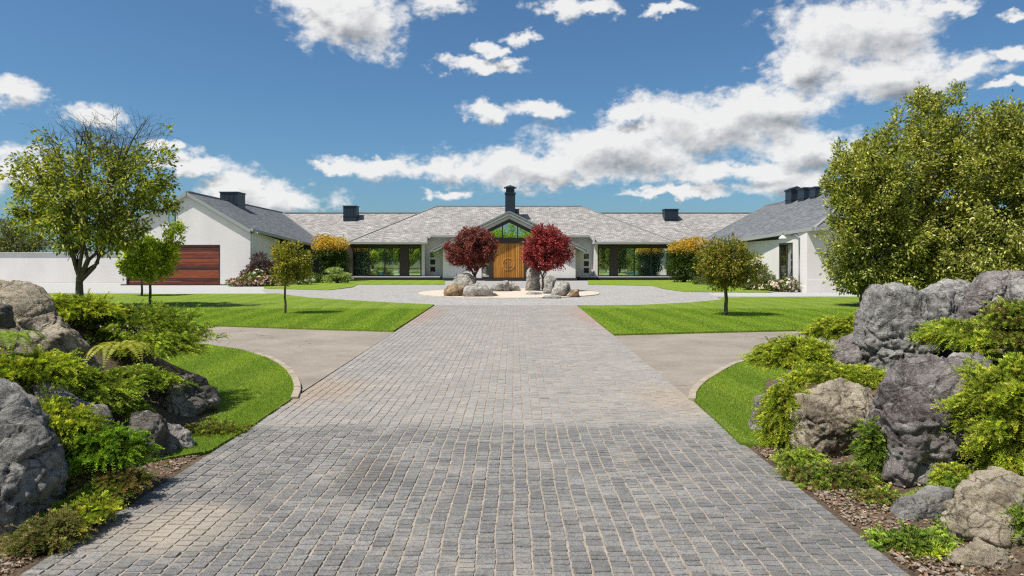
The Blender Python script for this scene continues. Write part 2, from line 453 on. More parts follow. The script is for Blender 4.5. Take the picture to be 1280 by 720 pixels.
# curved asphalt branch drives
sheet('branch_drive', [(-30, 6.5), (-2.55, 6.5), (-2.72, 24.05), (-30, 24.05)], -.012, M_ASPH)
sheet('branch_drive', [(30, 6.5), (2.02, 6.5), (2.3, 24.05), (30, 24.05)], -.012, M_ASPH)

def W(pts): return [PG(x, y)[:2] for x, y in pts]
lawnL = W([(-560, 366), (60, 367.5), (200, 368), (350, 367.6), (364, 370), (385, 372.5), (430, 375.5), (490, 379), (543, 381.5), (492, 414.5), (400, 412), (300, 408.5), (205, 405.5), (60, 402), (-560, 398)])
lawnR = W([(722, 383), (800, 382), (860, 379), (900, 375.5), (904, 373.6), (897, 372.6), (950, 372), (1075, 371.5), (1900, 371), (1900, 405), (1180, 410), (1040, 412.5), (900, 415.5), (768, 419)])
lowL = W([(-300, 420), (100, 425), (215, 429), (260, 432), (300, 438), (335, 448), (356, 460), (367, 473), (369, 487), (362, 502), (310, 537), (262, 566)]) + [(-3.3, 5.0), (-8, 5.2)]
lowR = W([(1500, 415), (1150, 425), (1000, 438), (950, 447), (915, 458), (888, 472), (870, 487), (867, 500), (900, 532), (925, 556)]) + [(2.7, 5.6), (7, 5.2)]
sheet('lawn', lawnL, .03, M_LAWN, .05)
sheet('lawn', lawnR, .03, M_LAWN, .05)
sheet('lawn', lowL, .02, M_LAWN, .05)
sheet('lawn', lowR, .02, M_LAWN, .05)
# lawns against the house
sheet('lawn', W([(330, 361), (410, 363), (440, 359.5), (447, 356), (556, 356), (556, 350.6), (330, 350.6)]), .03, M_LAWN, .05)
sheet('lawn', W([(735, 356), (815, 357.5), (830, 361.5), (855, 365), (960, 366.3), (990, 362), (990, 350.6), (735, 350.6)]), .03, M_LAWN, .05)
# round island of pale gravel
isl = [(-.15 + 4.35 * math.cos(a) * 1.0, 33.0 + 4.7 * math.sin(a)) for a in np.linspace(0, 2 * math.pi, 64, endpoint=False)]
sheet('gravel_island', isl, .035, M_GRAVEL, .05)

# mounded beds at both sides
def sstep(t): t = np.clip(t, 0, 1); return t * t * (3 - 2 * t)
def berm_h(X, Y):
    X = np.asarray(X, float); Y = np.asarray(Y, float)
    L = 1.08 * sstep((-X - 2.85) / 2.2) * sstep((9.6 - Y) / 2.6) * sstep((X + 13) / 4)
    Rr = 1.02 * sstep((X - 2.35) / 2.7) * sstep((9.8 - Y) / 2.8) * sstep((13 - X) / 4)
    return L + Rr
def nz(x, y, z=0, s=1, o=3): return noise.fractal(Vector((x * s, y * s, z * s)), 1.0, 2.0, o)
def bed(name, x0, x1, y0, y1, edge, side):
    nx, ny = 130, 150; v = []; f = []
    for j in range(ny):
        Y = y0 + (y1 - y0) * j / (ny - 1)
        e = edge(Y)
        for i in range(nx):
            t = i / (nx - 1); X = e + (x1 - e) * t ** 1.6
            n = nz(X, Y, 0, 1.3) * .05 * min(1, abs(X - e) * 2) + nz(X, Y, 3, 9, 4) * .012
            far = max(0, (Y - 8.0)) * .04
            v.append((X, Y, float(berm_h(X, Y)) + .012 + n * .8 - .02 - far))
    for j in range(ny - 1):
        for i in range(nx - 1):
            a = j * nx + i; q = (a, a + 1, a + nx + 1, a + nx)
            f.append(q if side > 0 else q[::-1])
    o = build(name, v, [i for q in f for i in q], [4] * len(f), M_SOIL, smooth=True); o['kind'] = 'structure'; return o
bed('planting_bed', -2.5, -13, 1.2, 9.9, lambda Y: -2.47 - (0 if Y < 5.9 else (Y - 5.9) * .52), -1)
bed('planting_bed', 2.05, 13, 1.2, 9.9, lambda Y: 1.99 + (0 if Y < 5.7 else (Y - 5.7) * .42), 1)

# ---- driveway of granite setts: every sett modelled, all one paved surface
def driveway():
    V = []; L = []; S = []; T = []
    Y0, Y1 = 1.6, 24.1
    ncol = 45
    ys = np.linspace(Y0, Y1, 400)
    def wob(c, Y): return .010 * noise.noise(Vector((c * .13, Y * 1.1, 0))) + .012 * noise.noise(Vector((c * .31, Y * 2.7, 5))) + .006 * noise.noise(Vector((c * 1.7, Y * 3.1, 9)))
    def edgeL(Y): return -2.50 - .0125 * max(0, Y - 6)
    def edgeR(Y): return 2.02 + .0155 * max(0, Y - 6)
    off = 0
    ang = np.array([[-1, -.82], [-.88, -1], [.88, -1], [1, -.82], [1, .82], [.88, 1], [-.88, 1], [-1, .82]])
    r = random.Random(3)
    for c in range(ncol):
        Y = Y0 + r.random() * .08
        bend = 0
        while Y < Y1:
            ln = r.uniform(.052, .08); ym = Y + ln / 2
            far = ym > 6.62
            if far: ln *= 1.05
            el, er = edgeL(ym), edgeR(ym); w = (er - el) / ncol
            xa = el + w * c + (wob(c, ym) if 0 < c else 0); xb = el + w * (c + 1) + (wob(c + 1, ym) if c < ncol - 1 else 0)
            g1 = r.uniform(.0035, .0075); g2 = r.uniform(.0015, .006)
            hx = (xb - xa) / 2 - g1; hy = ln / 2 - g2; cx = (xa + xb) / 2; 
            zt = r.gauss(.002, .0014); tx, ty = r.gauss(0, .02), r.gauss(0, .02)
            rot = r.gauss(0, .025)
            P = ang.copy(); P += rng.normal(0, .035, P.shape)
            P[:, 0] *= hx - .002; P[:, 1] *= hy - .002
            x = P[:, 0] * math.cos(rot) - P[:, 1] * math.sin(rot); y = P[:, 0] * math.sin(rot) + P[:, 1] * math.cos(rot)
            top = np.stack([cx + x, ym + y, zt + tx * x + ty * y], 1)
            rk = 1 + .09 * np.ones(8); 
            bx = np.stack([cx + x * 1.06, ym + y * 1.06, zt - .006 + tx * x + ty * y], 1)
            bt = bx.copy(); bt[:, 2] = -.03
            V += [top, bx, bt]
            L += [off + i for i in range(8)]; S.append(8)
            for k in range(8):
                j = (k + 1) % 8
                L += [off + j, off + k, off + 8 + k, off + 8 + j, off + 8 + j, off + 8 + k, off + 16 + k, off + 16 + j]; S += [4, 4]
            b = .165 * r.uniform(.66, 1.4); t = (b * r.uniform(1.03, 1.12), b * 1.0, b * r.uniform(.86, .96))
            if r.random() < .08: t = (b * 1.25, b * 1.13, b * .98)
            T.append(np.tile(np.array(t), (24, 1)))
            off += 24; Y += ln
    V = np.concatenate(V); T = np.concatenate(T)
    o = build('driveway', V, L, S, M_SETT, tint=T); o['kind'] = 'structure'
    # sand bed: rises over some joints
    nx, ny = 150, 560; Z = []
    ysx = 1.6 + (24.1 - 1.6) * (np.linspace(0, 1, ny) ** 1.5)
    for Y in ysx:
        el, er = edgeL(Y) - .0, edgeR(Y) + .0
        for i in range(nx):
            X = el + (er - el) * i / (nx - 1)
            h = noise.fractal(Vector((X * 1.7, Y * 1.1, 2)), 1.0, 2.0, 4)
            Z.append((X, Y, -.0042 + .0022 * min(1.0, max(-.6, h * 1.2))))
    idx = np.arange(nx * ny).reshape(ny, nx)
    q = np.stack([idx[:-1, :-1], idx[:-1, 1:], idx[1:, 1:], idx[1:, :-1]], -1).reshape(-1, 4)
    o = build('driveway_sand', np.array(Z), q, [4] * len(q), M_SAND, smooth=True); o['kind'] = 'structure'
driveway()

# kerb stones round the lower lawns
def kerb(pts, label, n=26, w=.085):
    root = thing('stone_kerb', label, 'kerb', (pts[0][0], pts[0][1], 0), 'curved kerbs at the branch drives')
    P = [Vector((a, b, 0)) for a, b in pts]
    mb = MB(); tot = 0
    for a, b in zip(P[:-1], P[1:]):
        m = max(1, int((b - a).length / .22)); d = (b - a) / m; sd = Vector((-d.y, d.x, 0)).normalized()
        for k in range(m):
            p0 = a + d * (k + .03); p1 = a + d * (k + .97); h = .033 + random.uniform(-.004, .004)
            mb.prism_xy([p0 - sd * w / 2, p1 - sd * w / 2, p1 + sd * w / 2, p0 + sd * w / 2], -.03, h)
    mb.build('kerb_stones', M_KERB, root, root.location, bevel=.006)
kerb([p for p in smooth_open(W([(330, 446.5), (352, 456), (366, 466), (372, 478), (373.5, 487), (371, 497)]))] if False else W([(320, 443), (337, 448), (350, 455), (361, 463.5), (368, 473), (371.5, 482), (371.5, 490), (368, 499)]), 'pale stone kerb curving round the lower left lawn')
kerb(W([(951, 446), (932, 451), (914, 457.5), (898, 466), (883, 475), (871, 485), (866, 493), (865, 501)]), 'pale stone kerb curving round the lower right lawn')

# grass blades on the near lawns
def in_poly(px, py, poly):
    inside = np.zeros(len(px), bool); n = len(poly)
    for i in range(n):
        x1, y1 = poly[i][:2]; x2, y2 = poly[(i + 1) % n][:2]
        c = ((y1 > py) != (y2 > py)) & (px < (x2 - x1) * (py - y1) / (y2 - y1 + 1e-12) + x1); inside ^= c
    return inside
def grass(name, poly, x0, x1, y0, y1, n, h, z=.02, w=.0045):
    X = rng.uniform(x0, x1, n); Y = rng.uniform(y0, y1, n); k = in_poly(X, Y, poly); X = X[k]; Y = Y[k]; n = len(X); X = X + rng.normal(0, .018, n); Y = Y + rng.normal(0, .018, n)
    hh = h * rng.uniform(.5, 1.3, n); a = rng.uniform(0, 2 * np.pi, n); ww = w * rng.uniform(.6, 1.4, n)
    sx = np.cos(a) * ww; sy = np.sin(a) * ww; lx = rng.normal(0, .5, n) * hh; ly = rng.normal(0, .5, n) * hh
    v = np.zeros((n, 3, 3)); v[:, 0] = np.stack([X - sx, Y - sy, np.full(n, z - .005)], 1); v[:, 1] = np.stack([X + sx, Y + sy, np.full(n, z - .005)], 1)
    v[:, 2] = np.stack([X + lx, Y + ly, z + hh], 1)
    wv = np.sin(X * 6.4 + Y * .35); base = np.where(wv[:, None] > .1, np.array([[.27, .385, .03]]), np.array([[.19, .305, .022]]))
    base = base * rng.uniform(.65, 1.35, (n, 1)); dry = rng.random(n) < .06; base[dry] = [.34, .31, .13]
    t = np.repeat(base[:, None, :], 3, 1).reshape(-1, 3)
    o = build(name, v.reshape(-1, 3), np.arange(n * 3), np.full(n, 3), M_GRASSBLADE, tint=t)
    return o
tag(grass('grass', lowL, -6.5, -2.3, 5.0, 13.5, 170000, .017), 'short mown grass blades on the lower left lawn', 'grass', kind='stuff')
tag(grass('grass', lowR, 1.9, 6.5, 5.0, 12.5, 150000, .017), 'short mown grass blades on the lower right lawn', 'grass', kind='stuff')
tag(grass('grass', lawnL, -13, -2.0, 15, 22, 140000, .02, .03, .008), 'mown grass blades on the upper left lawn', 'grass', kind='stuff')
tag(grass('grass', lawnR, 1.9, 12, 14, 22, 140000, .02, .03, .008), 'mown grass blades on the upper right lawn', 'grass', kind='stuff')

# ------------------------------------------------------------------ house
HO = (0, 53, 0)
house = thing('house', 'long white rendered house with grey slate roofs, two wings and a timber front door', 'house', HO)
SPLIT = {'plinth', 'wall', 'room_wall', 'rear_wall', 'porch_wall', 'terrace_step', 'window_head', 'glazing_bar', 'gutter', 'soffit', 'ridge_cap', 'barge_board', 'gable_beam', 'gable_board', 'barge_cap', 'carved_ring', 'window_wall_rail', 'handle', 'entrance_step', 'wall_base'}
def pieces(mb):
    n = len(mb.v); par = list(range(n))
    def fd(a):
        while par[a] != a: par[a] = par[par[a]]; a = par[a]
        return a
    for f in mb.f:
        for i in f[1:]: par[fd(i)] = fd(f[0])
    out = {}
    for f in mb.f:
        q = out.setdefault(fd(f[0]), (MB(), {})); ff = []
        for i in f:
            if i not in q[1]: q[1][i] = len(q[0].v); q[0].v.append(mb.v[i])
            ff.append(q[1][i])
        q[0].f.append(tuple(ff))
    return [q[0] for q in out.values()]
def hb(mb, name, mat, parent=None, **k):
    if name in SPLIT:
        return [p.build(name, mat, parent or house, HO, **k) for p in pieces(mb)][0]
    return mb.build(name, mat, parent or house, HO, **k)
def ux(px, Y): return (px - 640) / F * Y
def uz(py, Y): return CAMZ + (H0 - py) / F * Y

Yw = 54.6
def wpx(px): return ux(px, Yw)
def zpx(py): return uz(py, Yw)
# plinth + terrace edge
m = MB(); m.box(wpx(420), wpx(552), Yw - .9, Yw + 6, -.05, .22); m.box(wpx(723), wpx(858), Yw - .9, Yw + 6, -.05, .22)
hb(m, 'plinth', M_PLINTH)
m = MB(); m.box(wpx(430), wpx(551), Yw - .75, Yw - .28, .223, .30); m.box(wpx(724), wpx(850), Yw - .75, Yw - .28, .223, .30)
hb(m, 'terrace_step', M_CONC)
# white walls beside the entrance with square windows
for xa, xb, sq, ys in ((527, 556, 541, (318.5, 327.5, 336.5)), (719, 747, 733, (320.5, 329.5, 338))):
    Yk = 55.5
    def wpx2(px): return ux(px, Yk)
    xa_, xb_ = (wpx2(xa), wpx2(569)) if xa == 527 else (wpx2(706), wpx2(xb)); 
    m = MB(); m.box(xa_, xb_, Yk, Yk + .3, .2, 3.6)
    s_ = wpx(527) if xa == 527 else wpx(747)
    if xa == 527: m.box(s_ + .0, s_ + .25, Yw, Yk, .2, 3.2)
    else: m.box(s_ - .25, s_, Yw, Yk, .2, 3.2)
    w = hb(m, 'wall', M_WALL)
    for y in ys:
        xc = wpx2(sq); zc = uz(y, Yk); s = .2
        f = MB(); f.box(xc - s, xc + s, Yk - .012, Yk - .004, zc - s, zc - s + .04); f.box(xc - s, xc + s, Yk - .012, Yk - .004, zc + s - .04, zc + s)
        f.box(xc - s, xc - s + .04, Yk - .012, Yk - .004, zc - s + .04, zc + s - .04); f.box(xc + s - .04, xc + s, Yk - .012, Yk - .004, zc - s + .04, zc + s - .04)
        fo = hb(f, 'square_window', M_FRAME)
        p = MB(); p.box(xc - s + .04, xc + s - .04, Yk - .009, Yk - .005, zc - s + .04, zc + s - .04)
        hb(p, 'pane', M_PLINTH if y != ys[0] else M_GLASS, fo)
# glazed bays
def bay(px0, px1, posts, mull, ztop, zbot, Y=Yw):
    """window wall: posts = wide dark pillars (pixel ranges), mull = mullions at pixel x"""
    x0, x1 = ux(px0, Y), ux(px1, Y)
    f = MB(); f.box(x0, x1, Y + .02, Y + .14, ztop - .12, ztop); f.box(x0, x1, Y + .02, Y + .14, zbot, zbot + .12)
    for mx in mull:
        x = ux(mx, Y); f.box(x - .045, x + .045, Y + .03, Y + .13, zbot + .12, ztop - .12)
    fr = hb(f, 'window_wall', M_FRAME)
    for a, b in posts:
        p = MB(); p.box(ux(a, Y), ux(b, Y), Y - .05, Y + .25, zbot - .1, ztop + .08); hb(p, 'pillar', M_PILLAR)
    edges = []
    cur = px0
    stops = sorted([(a, b) for a, b in posts] + [(mx, mx) for mx in mull])
    for a, b in stops:
        if a > cur + 1: edges.append((cur, a))
        cur = max(cur, b)
    if px1 > cur + 1: edges.append((cur, px1))
    for a, b in edges:
        g = MB(); g.box(ux(a, Y) + .046, ux(b, Y) - .046, Y + .07, Y + .085, zbot + .121, ztop - .121); hb(g, 'pane', M_GLASS, fr)
        t = MB()
        for k in (.27, .52, .76):
            z = zbot + (ztop - zbot) * k; t.box(ux(a, Y) + .046, ux(b, Y) - .046, Y + .05, Y + .068, z - .012, z + .012)
        hb(t, 'glazing_bar', M_FRAME, fr)
zt, zb = 2.66, .26
bay(441, 527, [(500, 511)], [461, 481, 526], zt, zb)
bay(747, 834, [(762, 772)], [748, 793, 814], zt, zb)
m = MB(); m.box(wpx(434), wpx(441), Yw - .05, Yw + .3, .2, 2.75); hb(m, 'pillar', M_PILLAR)
m = MB(); m.box(wpx(834), wpx(841), Yw - .05, Yw + .3, .2, 2.75); hb(m, 'pillar', M_PILLAR)
# wall band above the glazing and the block's other walls
m = MB(); m.box(wpx(434), wpx(527), Yw, Yw + .3, 2.664, 2.95); m.box(wpx(747), wpx(841), Yw, Yw + .3, 2.664, 2.95); hb(m, 'window_head', M_FRAME)
m = MB(); m.box(-13.1, -12.9, Yw + .3, 66, .0, 2.9); m.box(12.7, 12.9, Yw + .3, 66, .0, 2.9); m.box(-4.6, 4.4, 66.0, 66.3, 0, 2.9)
hb(m, 'rear_wall', M_WALL)
m = MB(); m.box(-5.2, -5.05, 58.0, 66.0, .22, 2.7); m.box(4.85, 5.0, 58.0, 66.0, .22, 2.7); hb(m, 'room_wall', M_INT)
for xa, xb in ((-12.6, -11.5), (-10.4, -9.6), (-9.2, -8.6), (-8.2, -7.5), (6.9, 7.5), (8.5, 9.2), (10.2, 10.9), (11.5, 12.2)):
    n = 24; m = MB()
    pl = [(xa + (xb - xa) * k / n, Yw + .45 + .05 * math.sin(k * 1.9)) for k in range(n + 1)]
    m.prism_xy(pl + [(x, y + .02) for x, y in reversed(pl)], .25, 2.6)
    hb(m, 'added_pale_curtain', M_ADDED_CURTAIN)  # added behind some panes to make the dark windows brighter

for i_, (a, b, hh) in enumerate(((442, 460, 1.15), (462, 480, 1.25), (482, 499, 1.2), (512, 525, 1.35), (749, 761, 1.4), (773, 792, 1.2), (794, 813, 1.25), (815, 833, 1.1))):
    if i_ % 3 != 1: continue
    m = MB(); m.box(wpx(a) + .06, wpx(a) + .5, Yw + .50, Yw + .52, .3, hh); hb(m, 'cyan_reflection_panel', M_CYAN_REFLECTION)  # added panels behind the glass, their cyan imitates a reflection
# gable entrance
Yg = 53.0; gx = ux(636.5, Yg)
def gxp(px): return ux(px, Yg)
def gz(py): return uz(py, Yg)
hw = 5.15; pit = .49; zapex_w = gz(268)
def ztri(x, off=0): return zapex_w - off - pit * abs(x - gx)
m = MB()
a0, a1 = gx - hw, gxp(602)
m.prism_xz([(a0, .2), (a1, .2), (a1, ztri(a1, 1.05)), (a0, ztri(a0, .22))], Yg, Yg + .3)
m2 = MB()
b0, b1 = gxp(672), gx + hw
m2.prism_xz([(b0, .2), (b1, .2), (b1, ztri(b1, .22)), (b0, ztri(b0, 1.05))], Yg, Yg + .3)
hb(m, 'wall', M_WALL); hb(m2, 'wall', M_WALL)
m = MB(); m.box(a0, a0 + .3, Yg + .3, Yw + 1.5, .2, 2.6); m.box(b1 - .3, b1, Yg + .3, Yw + 1.5, .2, 2.6); hb(m, 'wall', M_WALL)
m = MB(); m.box(a0 - .1, b1 + .1, Yg - .25, Yg + 1.5, -.05, .2); hb(m, 'plinth', M_PLINTH)
m = MB(); m.box(gxp(607), gxp(664), Yg - 1.0, Yg - .25, -.05, .12); m.box(gxp(611), gxp(660), Yg - .6, Yg - .25, .12, .2); hb(m, 'entrance_step', M_PLINTH)
# door surround
zl0, zl1 = gz(304), gz(297)
m = MB(); m.box(gxp(611), gxp(616), Yg - .04, Yg + .3, .2, zl0); m.box(gxp(655), gxp(663), Yg - .04, Yg + .3, .2, zl0); m.box(gxp(600), gxp(674), Yg - .06, Yg + .3, zl0, zl1)
m.box(gxp(602), gxp(611), Yg, Yg + .3, .2, gz(346)); m.box(gxp(602), gxp(603), Yg + .02, Yg + .3, gz(346), zl0)
m.box(gxp(663), gxp(672), Yg, Yg + .3, .2, gz(346)); m.box(gxp(671), gxp(672), Yg + .02, Yg + .3, gz(346), zl0)
hb(m, 'door_frame', M_FRAME)
for a, b in ((603, 611), (663, 671)):
    g = MB(); g.box(gxp(a), gxp(b), Yg + .1, Yg + .115, gz(346), zl0); hb(g, 'side_light', M_GLASS)
dx0, dx1 = gxp(616), gxp(655)
dm = (dx0 + dx1) / 2
m = MB(); m.box(dx0 + .004, dm - .006, Yg + .02, Yg + .1, .204, zl0 - .004); m.box(dm + .006, dx1 - .004, Yg + .02, Yg + .1, .204, zl0 - .004)
for k in range(16):
    x = dx0 + .06 + (dx1 - dx0 - .12) * (k + .5) / 16
    m.box(x - .045, x + .045, Yg + .0, Yg + .02, .26, zl0 - .06)
door = hb(m, 'entrance_door', M_DOOR)
# carved ring on the door
def ring(cx, cz, r0, r1, y0, y1, n=40, a0=0, a1=2 * math.pi):
    mb = MB()
    for i in range(n):
        t0 = a0 + (a1 - a0) * i / n; t1 = a0 + (a1 - a0) * (i + 1) / n
        mb.prism_xz([(cx + r0 * math.cos(t0), cz + r0 * math.sin(t0)), (cx + r1 * math.cos(t0), cz + r1 * math.sin(t0)), (cx + r1 * math.cos(t1), cz + r1 * math.sin(t1)), (cx + r0 * math.cos(t1), cz + r0 * math.sin(t1))][::-1], y0, y1)
    return mb
rg = ring(dm, gz(330), .43, .50, Yg - .025, Yg)
for sx in (-1, 1):
    r2 = ring(dm, gz(330), .25, .29, Yg - .02, Yg, 14, R(120) if sx < 0 else R(-60), R(240) if sx < 0 else R(60)); 
    b = len(rg.v); rg.v += r2.v; rg.f += [tuple(b + i for i in f) for f in r2.f]
hb(rg, 'carved_ring', M_DOOR2, door)
m = MB(); m.box(dm - .06, dm - .035, Yg - .06, Yg - .03, .9, 1.25); m.box(dm + .035, dm + .06, Yg - .06, Yg - .03, .9, 1.25)
hb(m, 'handle', M_GUTTER, door)
# gable glazing
zs = zl1
def gtop(x): return ztri(x, .62)
xl = gx - (zapex_w - .62 - zs) / pit; xr = gx + (zapex_w - .62 - zs) / pit
g = MB(); g.prism_xz([(xl + .05, zs + .005), (xr - .05, zs + .005), (gx, gtop(gx))], Yg + .1, Yg + .115)
fr = MB()
for x in (gxp(628), gxp(647)): fr.box(x - .04, x + .04, Yg + .05, Yg + .14, zs + .004, gtop(x) - .02)
gw = hb(fr, 'gable_window', M_FRAME); hb(g, 'pane', M_GLASS, gw)
# dark raked beams + white boarded gable above
def rake(off0, off1, y0, y1, xo):
    mb = MB()
    for s in (-1, 1):
        poly = [(gx, ztri(gx, off0)), (gx + s * xo, ztri(gx + s * xo, off0)), (gx + s * xo, ztri(gx + s * xo, off1)), (gx, ztri(gx, off1))]
        if s > 0: poly = poly[::-1]
        mb.prism_xz(poly[::-1], y0, y1)
    return mb
hb(rake(.36, .63, Yg - .05, Yg + .3, 4.2), 'gable_beam', M_FRAME)
m = rake(.1, .36, Yg - .02, Yg + .28, 5.0)
hb(m, 'gable_board', M_WHITE)
hb(rake(-.05, .1, Yg - .6, Yg - .52, 5.85), 'barge_board', M_WHITE)
# gable roof
ze = ztri(gx + 5.85, -.16); za = ztri(gx, -.16)
m = MB()
for s in (-1, 1):
    p = [(gx, Yg - .65, za), (gx + s * 5.9, Yg - .65, ztri(gx + 5.9, -.16)), (gx + s * 5.9, 60, ztri(gx + 5.9, -.16)), (gx, 60, za)]
    if s > 0: p = p
    else: p = p[::-1]
    m.slab(p, .12)
groof = hb(m, 'gable_roof', M_ROOF, uv=True)
m = MB()
for s in (-1, 1): m.beam((gx + s * 5.98, Yg - .65, ztri(gx + 5.9, -.05)), (gx + s * 5.98, 55, ztri(gx + 5.9, -.05)), .16, .14)
hb(m, 'gutter', M_GUTTER, groof)
m = MB(); m.beam((gx, Yg - .66, za + .02), (gx - 5.9, Yg - .66, ztri(gx + 5.9, -.16) + .02), .05, .12); m.beam((gx, Yg - .66, za + .02), (gx + 5.9, Yg - .66, ztri(gx + 5.9, -.16) + .02), .05, .12)
hb(m, 'barge_cap', M_GUTTER, groof)

# central hipped roof
ex = 13.0; eY = 53.75; ez = 2.98; D = 6.4
rx0, rx1 = ux(545, eY + D), ux(727, eY + D); rz = uz(258, eY + D)
A = (-ex, eY, ez); B = (ex, eY, ez)
nl, nr = ux(532, eY), ux(744, eY)      # notch for the raised soffit at the recessed walls
sl = (rz - ez) / D
zn = 3.56; yn = eY + (zn - ez) / sl
RA = (rx0, eY + D, rz); RB = (rx1, eY + D, rz)
def rz_at(Y): return ez + sl * (Y - eY)
m = MB()
front_l = [A, (nl, eY, ez), (nl + .35, yn, zn), (gx, yn, zn), (gx, eY + D, rz), RA]
front_r = [(nr, eY, ez), B, RB, (gx, eY + D, rz), (gx, yn, zn), (nr - .35, yn, zn)]
m.slab(front_l, .1); m.slab(front_r, .1)
m.slab([(-ex, eY + 2 * D, ez), A, RA], .1); m.slab([B, (ex, eY + 2 * D, ez), RB], .1)
m.slab([(ex, eY + 2 * D, ez), (-ex, eY + 2 * D, ez), RA, RB], .1)
croof = hb(m, 'roof', M_ROOF, uv=True)
m = MB(); m.beam((-ex, eY - .06, ez - .04), (nl, eY - .06, ez - .04), .14, .15); m.beam((nr, eY - .06, ez - .04), (ex, eY - .06, ez - .04), .14, .15)
m.beam((nl + .3, yn - .06, zn - .05), (gx - 4, yn - .06, zn - .05), .1, .16); m.beam((gx + 4, yn - .06, zn - .05), (nr - .3, yn - .06, zn - .05), .1, .16)
hb(m, 'gutter', M_FASCIA, croof)
m = MB(); m.box(-ex + .05, nl - .02, eY, Yw, ez - .13, ez - .105); m.box(nr + .02, ex - .05, eY, Yw, ez - .13, ez - .105)
m.box(nl + .02, nl + .12, eY, Yw, ez - .1, zn - .12); m.box(nr - .12, nr - .02, eY, Yw, ez - .1, zn - .12)
m.box(nl + .12, gx - 3, yn, Yw + .2, zn - .14, zn - .115); m.box(gx + 3, nr - .12, yn, Yw + .2, zn - .14, zn - .115)
hb(m, 'soffit', M_SOFFIT, croof)
m = MB(); m.beam(RA, RB, .22, .1); m.beam(A, RA, .16, .07); m.beam(B, RB, .16, .07)
hb(m, 'ridge_cap', M_RIDGE, croof)

# rear long roof
Yr = 62.0; zr = uz(266.5, Yr); yl, yr_ = 56.4, 56.4
m = MB(); m.slab([(-25, 56.4, 2.9), (24, 56.4, 2.9), (24, Yr, zr), (-25, Yr, zr)], .12); m.slab([(-25, Yr, zr), (24, Yr, zr), (24, 67.6, 2.9), (-25, 67.6, 2.9)], .12)
rroof = hb(m, 'rear_roof', M_ROOF, uv=True)
m = MB(); m.beam((-25, Yr, zr + .02), (24, Yr, zr + .02), .25, .1); hb(m, 'ridge_cap', M_RIDGE, rroof)
m = MB(); m.box(-24, -13.15, 57.2, 57.5, 0, 2.88); m.box(12.95, 23, 57.2, 57.5, 0, 2.88); hb(m, 'wall', M_INT)

def vent(px0, px1, pyt, pyb, Y, parent, louv=True, depth=1.0, name='roof_vent'):
    x0, x1 = ux(px0, Y), ux(px1, Y); z1 = uz(pyt, Y); z0 = uz(pyb, Y)
    m = MB(); m.box(x0, x1, Y, Y + depth, z0 - .4, z1 - .08); m.box(x0 - .05, x1 + .05, Y - .05, Y + depth + .05, z1 - .08, z1)
    m.box(x0 - .03, x1 + .03, Y - .03, Y + depth + .03, z0 + .02, z0 + .09)
    for k in range(3):
        xx = x0 + (x1 - x0) * (k + 1) / 4; m.box(xx - .02, xx + .02, Y - .02, Y, z0 + .1, z1 - .1)
    return hb(m, name, M_DARKMETAL, parent)
vent(429, 445.5, 257, 271, 60.4, rroof)
vent(831, 848, 261, 274, 60.4, rroof)
# main chimney with capped stack
Yc = 57.0
m = MB()
cx0, cx1 = ux(631.5, Yc), ux(644, Yc)
m.box(cx0, cx1, Yc, Yc + .9, uz(275, Yc), uz(241, Yc)); m.box(cx0 + .06, cx1 - .06, Yc + .06, Yc + .84, uz(241, Yc), uz(234, Yc))
m.box(cx1, ux(649, Yc), Yc + .1, Yc + .8, uz(275, Yc), uz(261, Yc)); m.box(cx0 - .05, cx1 + .05, Yc - .05, Yc + .95, uz(242, Yc), uz(240.6, Yc))
b = len(m.v); zc = uz(234.3, Yc); xm = (cx0 + cx1) / 2
m.v += [(cx0 - .12, Yc - .12, zc), (cx1 + .12, Yc - .12, zc), (cx1 + .12, Yc + 1.02, zc), (cx0 - .12, Yc + 1.02, zc), (xm, Yc + .45, uz(230.5, Yc))]
m.f += [(b, b + 1, b + 4), (b + 1, b + 2, b + 4), (b + 2, b + 3, b + 4), (b + 3, b, b + 4), (b + 3, b + 2, b + 1, b)]
hb(m, 'chimney', M_DARKMETAL, croof)

# ---- left (garage) wing
Yf = 42.95; Yo = 42.8
ap = (-20.4, Yo, uz(239.5, Yo)); rd = (-20.8, 61.6, ap[2])
LA = (-16.4, Yo, uz(286.5, Yo)); s_l = (ap[2] - LA[2]) / (LA[0] - ap[0])
LB = (-14.7, 55.8, 0); LB = (LB[0], LB[1], ap[2] - s_l * (LB[0] + 20.6))
LL = (-25.9, Yo, ap[2] - s_l * 5.5 * .94); LLb = (-26.3, 61.6, LL[2])
m = MB(); m.slab([ap, LA, LB, rd], .12); m.slab([LL, ap, rd, LLb], .12)
lroof = hb(m, 'garage_roof', M_ROOF2, uv=True)
m = MB(); m.beam(rd, LB, .2, .08); m.beam(ap, rd, .2, .08); hb(m, 'ridge_cap', M_RIDGE, lroof)
m = MB(); m.beam((LA[0] + .07, LA[1], LA[2] - .05), (LB[0] + .07, LB[1], LB[2] - .05), .16, .17)
hb(m, 'gutter', M_FASCIA, lroof)
m = MB(); m.beam((ap[0], Yo - .03, ap[2] - .14), (LA[0], Yo - .03, LA[2] - .14), .06, .2); m.beam((ap[0], Yo - .03, ap[2] - .14), (LL[0], Yo - .03, LL[2] - .14), .06, .2)
m.beam((ap[0], Yo + .1, ap[2] - .25), (LA[0], Yo + .1, LA[2] - .25), .2, .08)
hb(m, 'barge_board', M_FASCIA, lroof)
